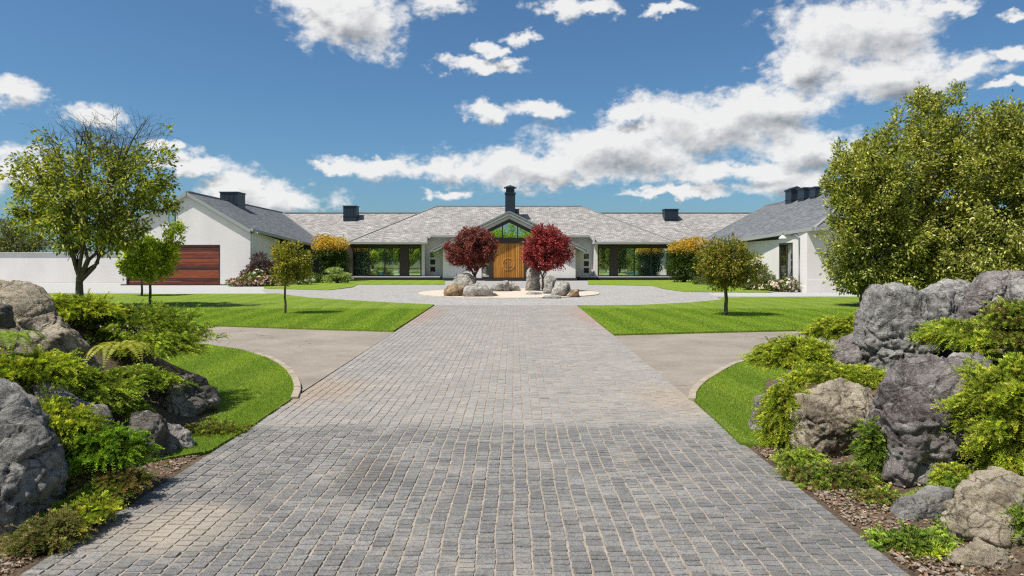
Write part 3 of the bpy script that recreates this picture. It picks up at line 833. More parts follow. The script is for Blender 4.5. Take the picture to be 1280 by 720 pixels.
# gable wall with the door opening
xL, xR = ux(158, Yf) - .35, ux(313, Yf)
dxa, dxb, dz = ux(158, Yf), ux(275, Yf), uz(306, Yf)
def zg(x, off=.14): return ap[2] - off - s_l * abs(x - ap[0]) * (1 if x > ap[0] else .94)
m = MB()
m.prism_xz([(xL, 0), (dxa, 0), (dxa, dz), (dxb, dz), (dxb, 0), (xR, 0), (xR, zg(xR)), (ap[0], zg(ap[0])), (xL, zg(xL))], Yf, Yf + .3)
# split concave face properly: replace by separate convex pieces
m = MB()
m.prism_xz([(xL, 0), (dxa, 0), (dxa, dz), (xL, dz)], Yf, Yf + .3)
m.prism_xz([(dxb, 0), (xR, 0), (xR, dz), (dxb, dz)], Yf, Yf + .3)
m.prism_xz([(xL, dz), (xR, dz), (xR, zg(xR)), (ap[0], zg(ap[0])), (xL, zg(xL))], Yf, Yf + .3)
hb(m, 'garage_wall', M_WALL)
m = MB(); n = 11
for k in range(n):
    z0 = .03 + (dz - .06) * k / n; z1 = .03 + (dz - .06) * (k + 1) / n
    m.box(dxa + .07, dxb - .07, Yf + .07, Yf + .12 - .012 * (k % 2), z0 + .005, z1 - .005)
gd = hb(m, 'garage_door', M_GARAGE)
m = MB(); m.box(dxa, dxa + .065, Yf - .01, Yf + .2, 0, dz); m.box(dxb - .065, dxb, Yf - .01, Yf + .2, 0, dz); m.box(dxa + .065, dxb - .065, Yf - .01, Yf + .2, dz - .065, dz)
hb(m, 'door_frame', M_FRAME, gd)
m = MB(); m.box(ux(211, Yf), ux(219.5, Yf), Yf - .03, Yf - .004, uz(281, Yf), uz(263, Yf)); hb(m, 'garage_window', M_FRAME)
m = MB(); m.box(ux(212, Yf), ux(218.5, Yf), Yf - .045, Yf - .031, uz(280, Yf), uz(264, Yf)); hb(m, 'pane', M_GLASS)
m = MB(); m.box(xL, xR, Yf - .03, Yf - .003, -.02, .07); hb(m, 'wall_base', M_PLINTH)
# side wall under the splayed eave
m = MB()
sx1, sy1 = -15.9, 54.5
m.quad((xR, Yf + .0, 0), (xR + .15, 48.0, 0), (xR + .15, 48.0, 3.0), (xR, Yf, zg(xR)))
m.quad((xR - .3, Yf, 0), (xR - .3, Yf, 3.2), (xR - .2, 48.0, 3.0), (xR - .2, 48.0, 0))
m.quad((xR + .15, 48, 0), (xR - .2, 48, 0), (xR - .2, 48, 3.0), (xR + .15, 48, 3.0))
hb(m, 'wall', M_WALL)
m = MB(); m.box(xR - 1.6, xR - 1.4, 48, 56, 0, 3.0); hb(m, 'porch_wall', M_PILLAR)
m = MB(); m.box(xR + .155, xR + .20, 46.6, 47.6, .9, 2.6); hb(m, 'side_window', M_GUTTER)
# downpipe and lamps
def tubemesh(path, rad, sides=8):
    mb = MB(); P = [Vector(p) for p in path]; b = 0
    for i, p in enumerate(P):
        d = (P[min(i + 1, len(P) - 1)] - P[max(i - 1, 0)]).normalized(); a = d.cross(Vector((0, 0, 1)))
        if a.length < .05: a = d.cross(Vector((0, 1, 0)))
        a.normalize(); c = d.cross(a); r = rad[i] if isinstance(rad, (list, tuple)) else rad
        for k in range(sides):
            t = 2 * math.pi * k / sides; mb.v.append(tuple(p + (a * math.cos(t) + c * math.sin(t)) * r))
    for i in range(len(P) - 1):
        for k in range(sides):
            j = (k + 1) % sides; mb.f.append((i * sides + k, i * sides + j, (i + 1) * sides + j, (i + 1) * sides + k))
    mb.f.append(tuple(range(sides))[::-1]); mb.f.append(tuple((len(P) - 1) * sides + k for k in range(sides)))
    return mb
hb(tubemesh([(xR + .06, Yf + .12, 0), (xR + .06, Yf + .12, 3.2)], .045), 'downpipe', M_WHITE)
def lamp(x, y, z):
    m = tubemesh([(x, y, z + .18), (x, y, z + .02)], [.03, .05]); s = tubemesh([(x, y, z + .02), (x, y, z - .12), (x, y, z - .14)], [.06, .19, .2], 14)
    o = hb(m, 'wall_lamp', M_GUTTER); hb(s, 'lamp_shade', M_WHITE, o)
p = PD(319, 289, 43.2); lamp(p[0], p[1], p[2])
p = PD(392, 313, 53.5); lamp(p[0], p[1], p[2])
vent(275, 297, 239.5, 256, 49.0, lroof, depth=1.4)

# ---- right wing
Yq = 33.3; xq = 14.4
RA_ = (14.9 - .35, 32.8, 3.15); ridge_x = 19.5; zq = 5.77; sr = (zq - 3.15) / (ridge_x - RA_[0])
near = (ridge_x, 32.8 + 4.9, zq); farr = (ridge_x, 52.3, zq)
RB_ = (13.3, 51.9, 3.15 + sr * (13.3 - RA_[0])); 
m = MB(); m.slab([RA_, near, farr, RB_], .12)
m.slab([RA_, (24.5, 32.8, 3.15), near], .12); m.slab([near, (24.5, 32.8, 3.15), (24.5, 56, 3.15), farr], .12); m.slab([farr, (24.5, 58, 3.15), (16, 58, 3.0), RB_], .12)
qroof = hb(m, 'wing_roof', M_ROOF2, uv=True)
m = MB(); m.beam(RA_, near, .16, .07); m.beam(near, farr, .2, .08); m.beam(farr, RB_, .16, .07); hb(m, 'ridge_cap', M_RIDGE, qroof)
m = MB(); m.beam((RA_[0] - .07, RA_[1], RA_[2] - .05), (RB_[0] - .07, RB_[1], RB_[2] - .05), .15, .17); m.beam((RA_[0], RA_[1] - .07, RA_[2] - .05), (24.5, 32.73, 3.1), .15, .17)
hb(m, 'gutter', M_FASCIA, qroof)
m = MB(); m.box(xq, 24.2, Yq, Yq + .3, .12, 3.1); m.box(xq, xq + .3, Yq + .3, 36.0, .12, 3.06)
# pieces round the tall window on the courtyard side
wy0, wy1 = xq * F / (991 - 640), xq * F / (973.5 - 640)
m = MB(); m.box(xq + .0, 24.2, Yq, Yq + .3, .12, 3.1)
m.box(xq, xq + .3, Yq + .3, wy0, .12, 3.0); m.box(xq, xq + .3, wy1, 47.5, .12, 2.7); m.box(xq, xq + .3, wy0, wy1, 2.5, 2.95)
m.box(xq + .3, 24, 47.2, 47.5, .0, 2.7)
hb(m, 'wing_wall', M_WALL)
m = MB(); m.box(xq - .03, 24.2, Yq - .03, Yq, .0, .62); m.box(xq - .03, xq, Yq, wy0, 0, .3); m.box(xq - .03, xq, wy1, 47.5, 0, .3); m.box(xq, 24.2, Yq, Yq + .3, 0, .119); hb(m, 'wall_base', M_WALL)
m = MB(); m.box(xq + .02, xq + .12, wy0, wy0 + .09, .14, 2.5); m.box(xq + .02, xq + .12, wy1 - .09, wy1, .14, 2.5); m.box(xq + .02, xq + .12, wy0 + .09, wy1 - .09, 2.4, 2.5); m.box(xq + .02, xq + .12, wy0 + .09, wy1 - .09, .14, .24)
ym = (wy0 + wy1) / 2; m.box(xq + .03, xq + .11, ym - .03, ym + .03, .24, 2.4)
tw = hb(m, 'tall_window', M_FRAME)
m = MB(); m.box(xq + .06, xq + .07, wy0 + .09, wy1 - .09, .24, 2.4); hb(m, 'pane', M_GLASS, tw)
m = MB(); m.box(xq + 2.5, xq + 2.6, 34, 46, 0, 2.9); hb(m, 'room_wall', M_INT)
yd = xq * F / (1000 - 640)
hb(tubemesh([(xq - .05, yd, .0), (xq - .05, yd, 2.72), (xq - .05, yd + .35, 2.86), (xq - .05, yd + 1.0, 2.86)], .042), 'downpipe', M_GUTTER)
p = PD(984.5, 290, 35.2); lamp(p[0] - .25, p[1], 2.85)
vent(989, 1002.5, 236.5, 250, 46.0, qroof, depth=1.0); 
Yv = 46.0; m = MB(); x0, x1 = ux(987.5, Yv), ux(1004, Yv); zt_ = uz(236.5, Yv)
m.prism_xz([(x0, zt_), (x1, zt_), ((x0 + x1) / 2, zt_ + .2)], Yv - .1, Yv + 1.1); hb(m, 'vent_cap', M_DARKMETAL, qroof)
vent(1005, 1018, 234, 248, 44.0, qroof, depth=1.0); vent(1019, 1027, 233, 246, 42.5, qroof, depth=.8)

# ---- back garden seen through the house
sheet('lawn', [(-26, 67.8), (26, 67.8), (26, 111), (-26, 111)], -.03, M_LAWN)
def pool_mat():
    m, nt, out = new_mat('pool_water'); N = NT(nt)
    N.l(N.principled((.05, .34, .42), .08, N.bump(N.noise(N.pos(), 2, 4), .15, .03), .5), out.inputs[0]); return m
sheet('pool_water', [(-19, 70.5), (19, 70.5), (19, 93), (-19, 93)], -.02, pool_mat())
# ---- garden wall at left
m = MB(); m.box(-60, -24.6, 47.9, 48.15, 0, 2.08); gwall = m.build('garden_wall', M_WALL, None, (-40, 48, 0), bevel=.02)
tag(gwall, 'long low white rendered garden wall left of the garage', 'wall')
m = MB(); m.box(-60, -24.7, 47.8, 48.25, 2.083, 2.13); c = m.build('wall_coping', M_WHITE, gwall, (-40, 48, 0))

# ------------------------------------------------------------------ foliage tools
def unit(a): return a / (np.linalg.norm(a, axis=-1, keepdims=True) + 1e-9)
def leaf_quads(pos, d, nrm, L, Wd, fold=.25):
    d = unit(d); s = unit(np.cross(d, nrm)); n = np.cross(s, d)
    L = np.asarray(L).reshape(-1, 1); Wd = np.asarray(Wd).reshape(-1, 1)
    v = np.zeros((len(pos), 4, 3)); v[:, 0] = pos
    v[:, 1] = pos + d * L * .5 - s * Wd * .5 + n * Wd * fold; v[:, 2] = pos + d * L; v[:, 3] = pos + d * L * .5 + s * Wd * .5 + n * Wd * fold
    return v
def rdir(n): return unit(rng.normal(0, 1, (n, 3)))
def build_quads(name, v, tint, mat, parent=None, origin=(0, 0, 0)):
    n = len(v); t = np.repeat(tint[:, None, :], 4, 1).reshape(-1, 3)
    return build(name, v.reshape(-1, 3), np.arange(4 * n), np.full(n, 4), mat, parent, origin, tint=t)
def pal(colors, n, var=.25, w=None):
    c = np.array(colors); i = rng.choice(len(c), n, p=w); return c[i] * rng.uniform(1 - var, 1 + var, (n, 1))

class Wood:
    def __init__(s): s.V = []; s.L = []; s.n = 0
    def tube(s, P, rad, sides):
        P = np.asarray(P, float); m = len(P); rad = np.asarray(rad, float)
        d = np.gradient(P, axis=0); d = unit(d); ref = np.array([.3, .9, .1]); a = unit(np.cross(d, ref)); c = np.cross(d, a)
        t = np.linspace(0, 2 * np.pi, sides, endpoint=False)
        ring = P[:, None, :] + (a[:, None, :] * np.cos(t)[None, :, None] + c[:, None, :] * np.sin(t)[None, :, None]) * rad[:, None, None]
        s.V.append(ring.reshape(-1, 3)); idx = s.n + np.arange(m * sides).reshape(m, sides)
        q = np.stack([idx[:-1], np.roll(idx[:-1], -1, 1), np.roll(idx[1:], -1, 1), idx[1:]], -1).reshape(-1, 4)
        s.L.append(q); s.n += m * sides
    def build(s, name, mat, parent, origin):
        L = np.concatenate(s.L); return build(name, np.concatenate(s.V), L, np.full(len(L), 4), mat, parent, origin, smooth=True)
def curve(a, b, m, sag, jit):
    a = np.asarray(a, float); b = np.asarray(b, float); t = np.linspace(0, 1, m)[:, None]
    mid = (a + b) / 2 + np.asarray(sag); p = (1 - t) ** 2 * a + 2 * t * (1 - t) * mid + t ** 2 * b
    j = rng.normal(0, 1, (m, 3)) * jit * np.linalg.norm(b - a); j[0] = 0; j[-1] = 0
    return p + j
def tree(name, label, base, fork, blobs, n1, n2, n3, lpt, leafL, colors, tr=.1, group=None, cat='tree', bare=0.0, w=None, spread=.16, leafW=.5, lean=0, up=.4, shell=.45, cw=None):
    base = np.array(base, float); root = thing(name, label, cat, tuple(base), group)
    wd = Wood()
    top = base + np.array([lean, 0, fork])
    tp = curve(base - [0, 0, .1], top, 7, rng.normal(0, .04, 3) * fork, .012)
    rr = np.linspace(tr * 1.15, tr * .8, 7); rr[0] = tr * 1.6; rr[1] = tr * 1.15
    wd.tube(tp, rr, 10)
    # attractors
    B = np.array(blobs, float); vol = B[:, 3] * B[:, 4] * B[:, 5]; N = n1 * n2 * n3
    bi = rng.choice(len(B), N, p=vol / vol.sum()); d = rdir(N); r = rng.random((N, 1)) ** shell
    A_ = B[bi, :3] + d * r * B[bi, 3:6]
    A_ = A_[A_[:, 2] > base[2] + fork * .8]
    def kmeans(P, k):
        k = min(k, len(P)); c = P[rng.choice(len(P), k, replace=False)]
        for _ in range(4):
            lab = np.argmin(((P[:, None] - c[None]) ** 2).sum(-1), 1)
            for i in range(k):
                if (lab == i).any(): c[i] = P[lab == i].mean(0)
        return c, lab
    twigs = []
    c1, l1 = kmeans(A_, n1)
    for i in range(len(c1)):
        P1 = A_[l1 == i]
        if len(P1) < 2: continue
        tgt = c1[i] + (c1[i] - top) * .12
        dist = np.linalg.norm(tgt - top)
        st = tp[-1] + rng.normal(0, .01, 3) if rng.random() < .6 else tp[-2]
        limb = curve(st, tgt, 8, [0, 0, -.06 * dist + up * .1 * dist], .025)
        r1 = tr * .62 * rng.uniform(.7, 1.05); wd.tube(limb, np.linspace(r1, r1 * .22, 8), 7)
        c2, l2 = kmeans(P1, n2)
        for j in range(len(c2)):
            P2 = P1[l2 == j]
            if len(P2) < 1: continue
            k = int(np.clip(np.argmin(((limb - c2[j]) ** 2).sum(1)) - rng.integers(1, 4), 1, 6)); s0 = limb[k]
            tg = c2[j] + (c2[j] - s0) * .15
            br = curve(s0, tg, 6, [0, 0, up * .1 * np.linalg.norm(tg - s0)], .04); r2 = max(.008, r1 * (1 - k / 9) * .5); wd.tube(br, np.linspace(r2, r2 * .3, 6), 5)
            for p in P2:
                k = int(np.clip(np.argmin(((br - p) ** 2).sum(1)) - rng.integers(0, 2), 1, 5)); s1 = br[k]
                tw = curve(s1, p, 4, [0, 0, up * .12 * np.linalg.norm(p - s1)], .04); wd.tube(tw, np.linspace(max(.004, r2 * .35), .003, 4), 3)
                twigs.append((tw, p))
    wd.build('trunk', M_BARK, root, tuple(base))
    pos = []; dr = []; shade = []
    ctr = B[:, :3].mean(0)
    for tw, p in twigs:
        if bare and bare(p) > rng.random(): 
            # bare twiglets
            for q in range(3):
                e = p + unit((p - tw[0])[None])[0] * rng.uniform(.15, .5) + rng.normal(0, .12, 3)
                wd2.tube(curve(tw[rng.integers(1, 4)], e, 4, [0, 0, .03], .05), [.005, .005, .004, .003], 3)
            continue
        n = max(3, int(lpt * rng.uniform(.4, 1.6)))
        t = rng.random(n) ** .7; seg = tw[0] + (tw[-1] - tw[0]) * t[:, None]
        off = rdir(n) * spread * rng.random((n, 1)) ** .5
        pos.append(seg + off); dr.append(off / spread + unit(p - ctr)[None] * .5 + rng.normal(0, .3, (n, 3)))
        shade.append(np.full(n, rng.uniform(.78, 1.22)))
    pos = np.concatenate(pos); dr = np.concatenate(dr); shade = np.concatenate(shade); n = len(pos)
    nr = unit(rng.normal(0, 1, (n, 3)) * .75 + [0, 0, .9])
    L = leafL * rng.uniform(.6, 1.35, n)
    v = leaf_quads(pos, dr + [0, 0, -.15], nr, L, L * leafW)
    t = pal(colors, n, .25, cw) * shade[:, None]
    build_quads('crown', v, t, M_LEAF, root, tuple(base))
    if bare: wd2.build('bare_twigs', M_BARK, root, tuple(base)) if wd2.n else None
    return root

GREEN = [(.15, .20, .022), (.24, .275, .03), (.085, .125, .015), (.36, .36, .045), (.50, .46, .08)]
# --- big left tree with bare top twigs
def blobs_px(lst, Y, dz=1.0):
    o = []
    for (x, y, rx, rz, dy) in lst:
        p = PD(x, y, Y + dy); s = (Y + dy) / F; o.append((p[0], p[1], p[2], rx * s, rx * s * dz, rz * s))
    return o
Yb = 1365 / (386 - 325)
wd2 = Wood()
bl = blobs_px([(110, 235, 78, 55, 0), (60, 225, 50, 55, .3), (170, 225, 50, 50, -.2), (105, 280, 80, 38, .2), (35, 262, 34, 30, 0), (195, 245, 38, 34, .2), (120, 190, 55, 32, 0), (60, 185, 22, 25, .2), (150, 290, 40, 28, -.3)], Yb, .9)
def bare_top(p):
    py = H0 - (p[2] - CAMZ) / p[1] * F; px = 640 + p[0] / p[1] * F
    return float(np.clip((212 - py) / 36, 0, .93)) if px > 55 else float(np.clip((190 - py) / 40, 0, .6))
tree('broad_tree', 'large spreading green tree with bare twigs at its top, on the left lawn', PG(98, 386), 1.05, bl + blobs_px([(155, 172, 55, 30, 0), (110, 168, 40, 25, 0)], Yb, .8), 8, 11, 12, 21, .135, GREEN, .125, bare=bare_top, lean=.03, spread=.19)
# side limb low on the right
# --- two small lime trees
wd2 = Wood()
LIME = [(.34, .42, .03), (.48, .54, .04), (.20, .28, .02), (.60, .60, .07)]
for i, (px, py, bls, lb) in enumerate(((188, 381.5, [(188, 325, 33, 26, 0), (205, 310, 18, 22, 0), (215, 290, 16, 20, 0), (172, 335, 20, 16, 0)], 'small lime green tree, nearer of two in front of the garage door'),
                                     (177, 370.5, [(172, 325, 24, 20, 0), (180, 312, 22, 18, 0)], 'small lime green tree, farther of two in front of the garage door'))):
    Y = 1365 / (py - 325)
    tree('young_tree', lb, PG(px, py), uz(345, Y), blobs_px(bls, Y), 5, 7, 8, 26, .12, LIME, .045, 'young trees on the lawns', spread=.14)
# --- small tree at 356
Y = 1365 / (393 - 325)
tree('young_tree', 'small round olive and yellow tree standing alone on the left lawn', PG(356, 393), uz(345, Y), blobs_px([(363, 326, 26, 25, 0), (352, 318, 16, 18, 0), (378, 332, 14, 16, 0), (362, 345, 20, 12, 0)], Y), 6, 6, 8, 24, .07,
     [(.16, .19, .02), (.26, .26, .025), (.10, .13, .015), (.40, .27, .035), (.40, .38, .05)], .032, 'young trees on the lawns', spread=.11)
Y = 1365 / (395.5 - 325)
tree('young_tree', 'small dense rust tinged tree standing alone on the right lawn', PG(906, 395.5), uz(352, Y), blobs_px([(909, 330, 40, 28, 0), (890, 325, 24, 22, 0), (935, 335, 22, 24, 0), (909, 310, 28, 16, 0), (905, 350, 26, 14, 0)], Y), 7, 8, 8, 26, .075,
     [(.15, .18, .022), (.22, .23, .028), (.085, .11, .015), (.38, .22, .035), (.34, .32, .045)], .05, 'young trees on the lawns', spread=.11)
# --- right hand big trees
OLIVE = [(.19, .22, .03), (.28, .295, .04), (.10, .125, .02), (.40, .39, .07), (.58, .55, .2)]
Y = 1365 / (384 - 325)
tree('broad_tree', 'bushy olive green tree with thin trunk at the right lawn, left of its row', PG(1078, 384), .62, blobs_px([(1085, 240, 58, 75, 0), (1065, 290, 42, 60, -.2), (1110, 300, 60, 55, .2), (1055, 225, 26, 40, 0), (1100, 200, 40, 45, 0), (1095, 345, 55, 28, .4), (1070, 340, 38, 24, 0), (1110, 352, 50, 18, 0)], Y), 9, 11, 14, 38, .115, OLIVE, .10, 'olive green trees at right', spread=.2)
tree('broad_tree', 'tallest olive green tree, behind the upper right boulders', (13.6, 23.0, 0), .7, blobs_px([(1165, 150, 48, 50, 0), (1180, 220, 75, 75, 0), (1150, 290, 60, 60, 0), (1200, 310, 80, 60, 0), (1150, 345, 70, 28, 0), (1220, 345, 70, 28, 0), (1215, 190, 40, 50, .3)], 23.5), 10, 12, 14, 40, .12, OLIVE, .14, 'olive green trees at right', spread=.21)
tree('broad_tree', 'olive green tree cut by the right edge of the photo', (16.8, 21.5, 0), .7, blobs_px([(1265, 200, 60, 70, 0), (1275, 280, 70, 70, 0), (1250, 155, 35, 35, 0), (1320, 220, 60, 90, 0), (1250, 330, 70, 40, 0)], 21.5), 9, 12, 13, 40, .115, OLIVE, .13, 'olive green trees at right', spread=.21)
# --- red trees on the island
RED = [(.15, .022, .022), (.26, .05, .045), (.08, .014, .018), (.42, .13, .11), (.09, .05, .045)]
tree('red_leaved_tree', 'round dark red tree left of the front door on the gravel island', (ux(594, 35.5), 35.5, .03), .75, blobs_px([(590, 310, 31, 24, 0), (572, 315, 18, 18, 0), (606, 310, 17, 22, 0), (590, 297, 24, 14, 0), (586, 325, 26, 12, 0)], 35.5), 7, 9, 10, 32, .105, RED, .06, 'red leaved trees on the island', spread=.14)
RED2 = [(.22, .02, .028), (.36, .045, .055), (.11, .012, .018), (.52, .12, .12)]
tree('red_leaved_tree', 'round crimson tree right of the front door on the gravel island', (ux(678, 34.5), 34.5, .03), .7, blobs_px([(684, 310, 31, 26, 0), (666, 314, 17, 20, 0), (700, 313, 18, 20, 0), (682, 295, 24, 14, 0), (686, 327, 27, 12, 0)], 34.5), 7, 9, 10, 32, .105, RED2, .06, 'red leaved trees on the island', spread=.14)
# --- background trees behind the garden wall and behind the viewer (mirrored in the glass)
tree('background_tree', 'dark rounded tree behind the white garden wall', (-44, 60, 0), 1.0, [(-44.5, 60, 3.6, 3.8, 3, 1.9), (-42, 59, 3.0, 2.5, 2, 1.4), (-48, 61, 3.8, 3, 3, 2)], 6, 7, 8, 30, .22, [(.06, .08, .02), (.12, .12, .03), (.2, .2, .06)], .15, spread=.4)
hedge_cols = [(.24, .40, .05), (.36, .50, .06), (.50, .62, .10)]
for i in range(15):
    x = -38 + i * 5.4 + random.uniform(-1.2, 1.2); yy = -24 + random.uniform(-3, 3); hh = random.uniform(4.5, 5.6)
    tree('park_tree', 'tall green tree behind the viewer, mirrored in the house windows', (x, yy, -.06), 1.4, [(x, yy, hh, 4.6, 4, 4.2), (x + 2, yy, hh * .6, 3.5, 3, 2.6), (x - 2.5, yy, hh * .65, 3.3, 3, 2.6)], 6, 6, 6, 55, .36, hedge_cols, .2, 'trees behind the viewer', spread=.7)

for i in range(9):
    x = -30 + i * 7.4 + random.uniform(-1.5, 1.5); yy = 108 + random.uniform(-3, 3); hh = random.uniform(4, 5)
    tree('garden_tree', 'green tree in the back garden, glimpsed through the house windows', (x, yy, -.06), 1.0, [(x, yy, hh * .75, 5, 4, 4), (x + 2.5, yy, hh * .5, 4, 3, 2.6)], 5, 5, 6, 40, .42, [(.20, .30, .04), (.32, .42, .05), (.42, .5, .08)], .2, 'trees in the back garden', spread=.8)
# ------------------------------------------------------------------ boulders
def radial(poly, n=240):
    P = np.array(poly, float); c = P.mean(0); lo, hi = P.min(0), P.max(0); c = (c + (lo + hi) / 2) / 2
    th = np.linspace(-np.pi, np.pi, n, endpoint=False); r = np.zeros(n)
    for i, t in enumerate(th):
        d = np.array([math.cos(t), math.sin(t)]); best = 0
        for k in range(len(P)):
            a = P[k] - c; b = P[(k + 1) % len(P)] - c; e = b - a; den = d[0] * e[1] - d[1] * e[0]
            if abs(den) < 1e-12: continue
            tt = (a[0] * e[1] - a[1] * e[0]) / den; u = (a[0] * d[1] - a[1] * d[0]) / den
            if tt > 0 and -1e-6 <= u <= 1 + 1e-6: best = max(best, tt)
        r[i] = best
    k = np.array([1, 2, 3, 2, 1]) / 9.0; r = np.convolve(np.concatenate([r[-2:], r, r[:2]]), k, 'valid')
    return c, th, r
def boulder(label, pts, style, Y=None, depth=.8, sub=5, seed=0, rough=1.0, group=None, name='boulder', sink=0.0):
    if Y is None: Y = 1365 / (max(p[1] for p in pts) - 325) + .0
    ym_ = max(p[1] for p in pts); yn_ = min(p[1] for p in pts)
    pts = [(x, y + (.16 * (ym_ - yn_) if y > ym_ - .22 * (ym_ - yn_) else 0)) for x, y in pts]
    W_ = [(PD(x, y, Y)[0], PD(x, y, Y)[2]) for x, y in pts]
    c, th, rad = radial(W_)
    size = rad.mean(); ry = size * depth
    bm = bmesh.new(); bmesh.ops.create_icosphere(bm, subdivisions=sub, radius=1.0)
    bm.verts.ensure_lookup_table()
    d = np.array([v.co[:] for v in bm.verts]); faces = np.array([[v.index for v in f.verts] for f in bm.faces]); bm.free()
    t = np.arctan2(d[:, 2], d[:, 0]); rr = np.interp(t, np.append(th, np.pi), np.append(rad, rad[0]))
    ch = np.sqrt(d[:, 0] ** 2 + d[:, 2] ** 2); e = 2.0 / 2.9
    sc = ch ** .82
    lr = np.random.default_rng(seed + 100)
    # a fractured block: intersection of random half spaces, fitted to the boulder's measured outline
    nk = unit(np.concatenate([lr.normal(0, 1, (19, 3)), np.eye(3) + lr.normal(0, .25, (3, 3)), -np.eye(3) + lr.normal(0, .25, (3, 3)), [[0, -1, .35], [-.2, -.8, .9]] + lr.normal(0, .2, (2, 3))])); ck_ = lr.uniform(.74, 1.0, len(nk))
    dot = d @ nk.T; rk_ = ck_[None] / np.maximum(dot, .12); rmin = -np.log(np.exp(-rk_ * 38).sum(1)) / 38; rmin = np.clip(rmin, .3, 1.25)
    SZ = np.array([size, ry, size])
    P = np.stack([d[:, 0] * rr, d[:, 1] * ry, d[:, 2] * rr], 1) * rmin[:, None]
    WP = np.array(W_); lo_, hi_ = WP.min(0) - c, WP.max(0) - c
    for ax, kk in ((0, 0), (2, 1)):
        a0_, a1_ = P[:, ax].min(), P[:, ax].max()
        P[:, ax] = np.where(P[:, ax] < 0, P[:, ax] * (lo_[kk] / a0_), P[:, ax] * (hi_[kk] / a1_)) * .97
    so = Vector(lr.uniform(-50, 50, 3)); nrm = unit(P / np.array([size, ry, size]))
    disp = np.zeros(len(P)); s = 1 / size; sdir = Vector(unit(lr.normal(0, 1, 3) * [1, .8, .6])); sdir2 = Vector(unit(lr.normal(0, 1, 3)))
    for i, p in enumerate(P):
        q = Vector(p) * s + so
        vd = noise.voronoi(q * 1.5 + noise.noise_vector(q * 1.3) * .35)[0]; gv = max(0.0, 1 - (vd[1] - vd[0]) / .09)
        vd2 = noise.voronoi(q * 3.9 + noise.noise_vector(q * 3) * .2)[0]; gv2 = max(0.0, 1 - (vd2[1] - vd2[0]) / .12)
        a = noise.fractal(q * 1.0, 1.0, 2.0, 2) * .035
        b = (abs(noise.noise(q * 2.3)) - .22) * .07 + (abs(noise.noise(q * 5.3 + Vector((9, 2, 4)))) - .2) * .05
        c3 = (abs(noise.fractal(q * 10, .8, 2.1, 3)) - .2) * .03
        lay = noise.noise(Vector((q.x * 1.2, q.y * 1.2, q.z * 7))) * .022
        qq = q + noise.noise_vector(q * 2) * .25; v_ = noise.cell(qq * 2.3) * .022
        st_ = q.dot(sdir) * 2.3 + noise.fractal(q * .9, 1.0, 2.0, 2) * 1.1; fr_ = st_ - math.floor(st_)
        st2 = q.dot(sdir2) * 4.1 + noise.fractal(q * 1.7, 1.0, 2.0, 2) * .9; fr2 = st2 - math.floor(st2)
        led = (fr_ if fr_ < .86 else (1 - fr_) * 6.1) * .05 + (fr2 if fr2 < .86 else (1 - fr2) * 6.1) * .022 - .03 - gv * gv * .075 - gv2 * gv2 * .022 + (noise.cell(q * 1.5) - .0) * .0
        disp[i] = a + b + c3 + lay + v_ + led
    P = P + nrm * (disp * size * rough)[:, None]
    org = (c[0], Y, 0.0)
    if group == 'boulders in the right bed': P *= 1.07
    P += np.array([c[0], Y + ry * .32, c[1]])
    gh = float(berm_h(c[0], Y)) if Y < 10 else 0
    org = (c[0], Y, gh)
    o = build(name, P, faces, np.full(len(faces), 3), M_ROCK[style], None, org, smooth=True)
    # keep crisp edges
    tag(o, label, 'boulder', group); return o

GL = 'boulders in the left bed'; GR = 'boulders in the right bed'; GI = 'boulders on the gravel island'
boulder('large grey boulder at the lower left corner of the photo', [(-75, 468), (-12, 487), (12, 505), (36, 545), (56, 580), (60, 612), (48, 650), (12, 685), (-20, 715), (-100, 730), (-160, 600)], 'grey', 4.05, .8, 6, 1, 1.0, GL)
boulder('long weathered brown grey boulder sloping down at the upper left edge', [(-80, 355), (0, 348), (25, 354), (45, 375), (56, 402), (80, 415), (98, 432), (104, 448), (122, 462), (124, 478), (95, 476), (55, 462), (10, 445), (-60, 440)], 'tan', 6.1, .75, 6, 2, .8, GL)
boulder('small dark boulder at the left photo edge above the fern', [(-30, 372), (4, 380), (9, 392), (6, 404), (-30, 408)], 'dark', 5.3, .9, 4, 3, 1, GL)
boulder('flat purple grey boulder half buried in juniper in the left bed', [(36, 478), (60, 480), (92, 498), (120, 515), (130, 533), (127, 552), (100, 552), (65, 535), (40, 510)], 'purple', 5.05, .9, 5, 4, 1, GL)
boulder('wide dark lichened boulder beside the lower left lawn', [(150, 474), (183, 462), (207, 470), (240, 474), (254, 492), (264, 508), (257, 530), (230, 537), (190, 530), (155, 524)], 'dark', 6.85, .8, 6, 5, 1, GL)
boulder('upright brownish grey boulder below the wide lichened one', [(152, 524), (170, 516), (197, 522), (206, 540), (213, 570), (202, 586), (180, 584), (155, 560)], 'dark', 5.5, .85, 5, 6, 1, GL)
boulder('small grey boulder nearest the paving in the left bed', [(198, 536), (217, 529), (232, 541), (243, 560), (230, 569), (205, 570)], 'purple', 5.75, .9, 5, 7, 1, GL)
boulder('little grey stone at the foot of the left juniper', [(140, 548), (152, 543), (160, 553), (160, 565), (145, 566)], 'grey', 5.4, .9, 4, 8, 1, GL)
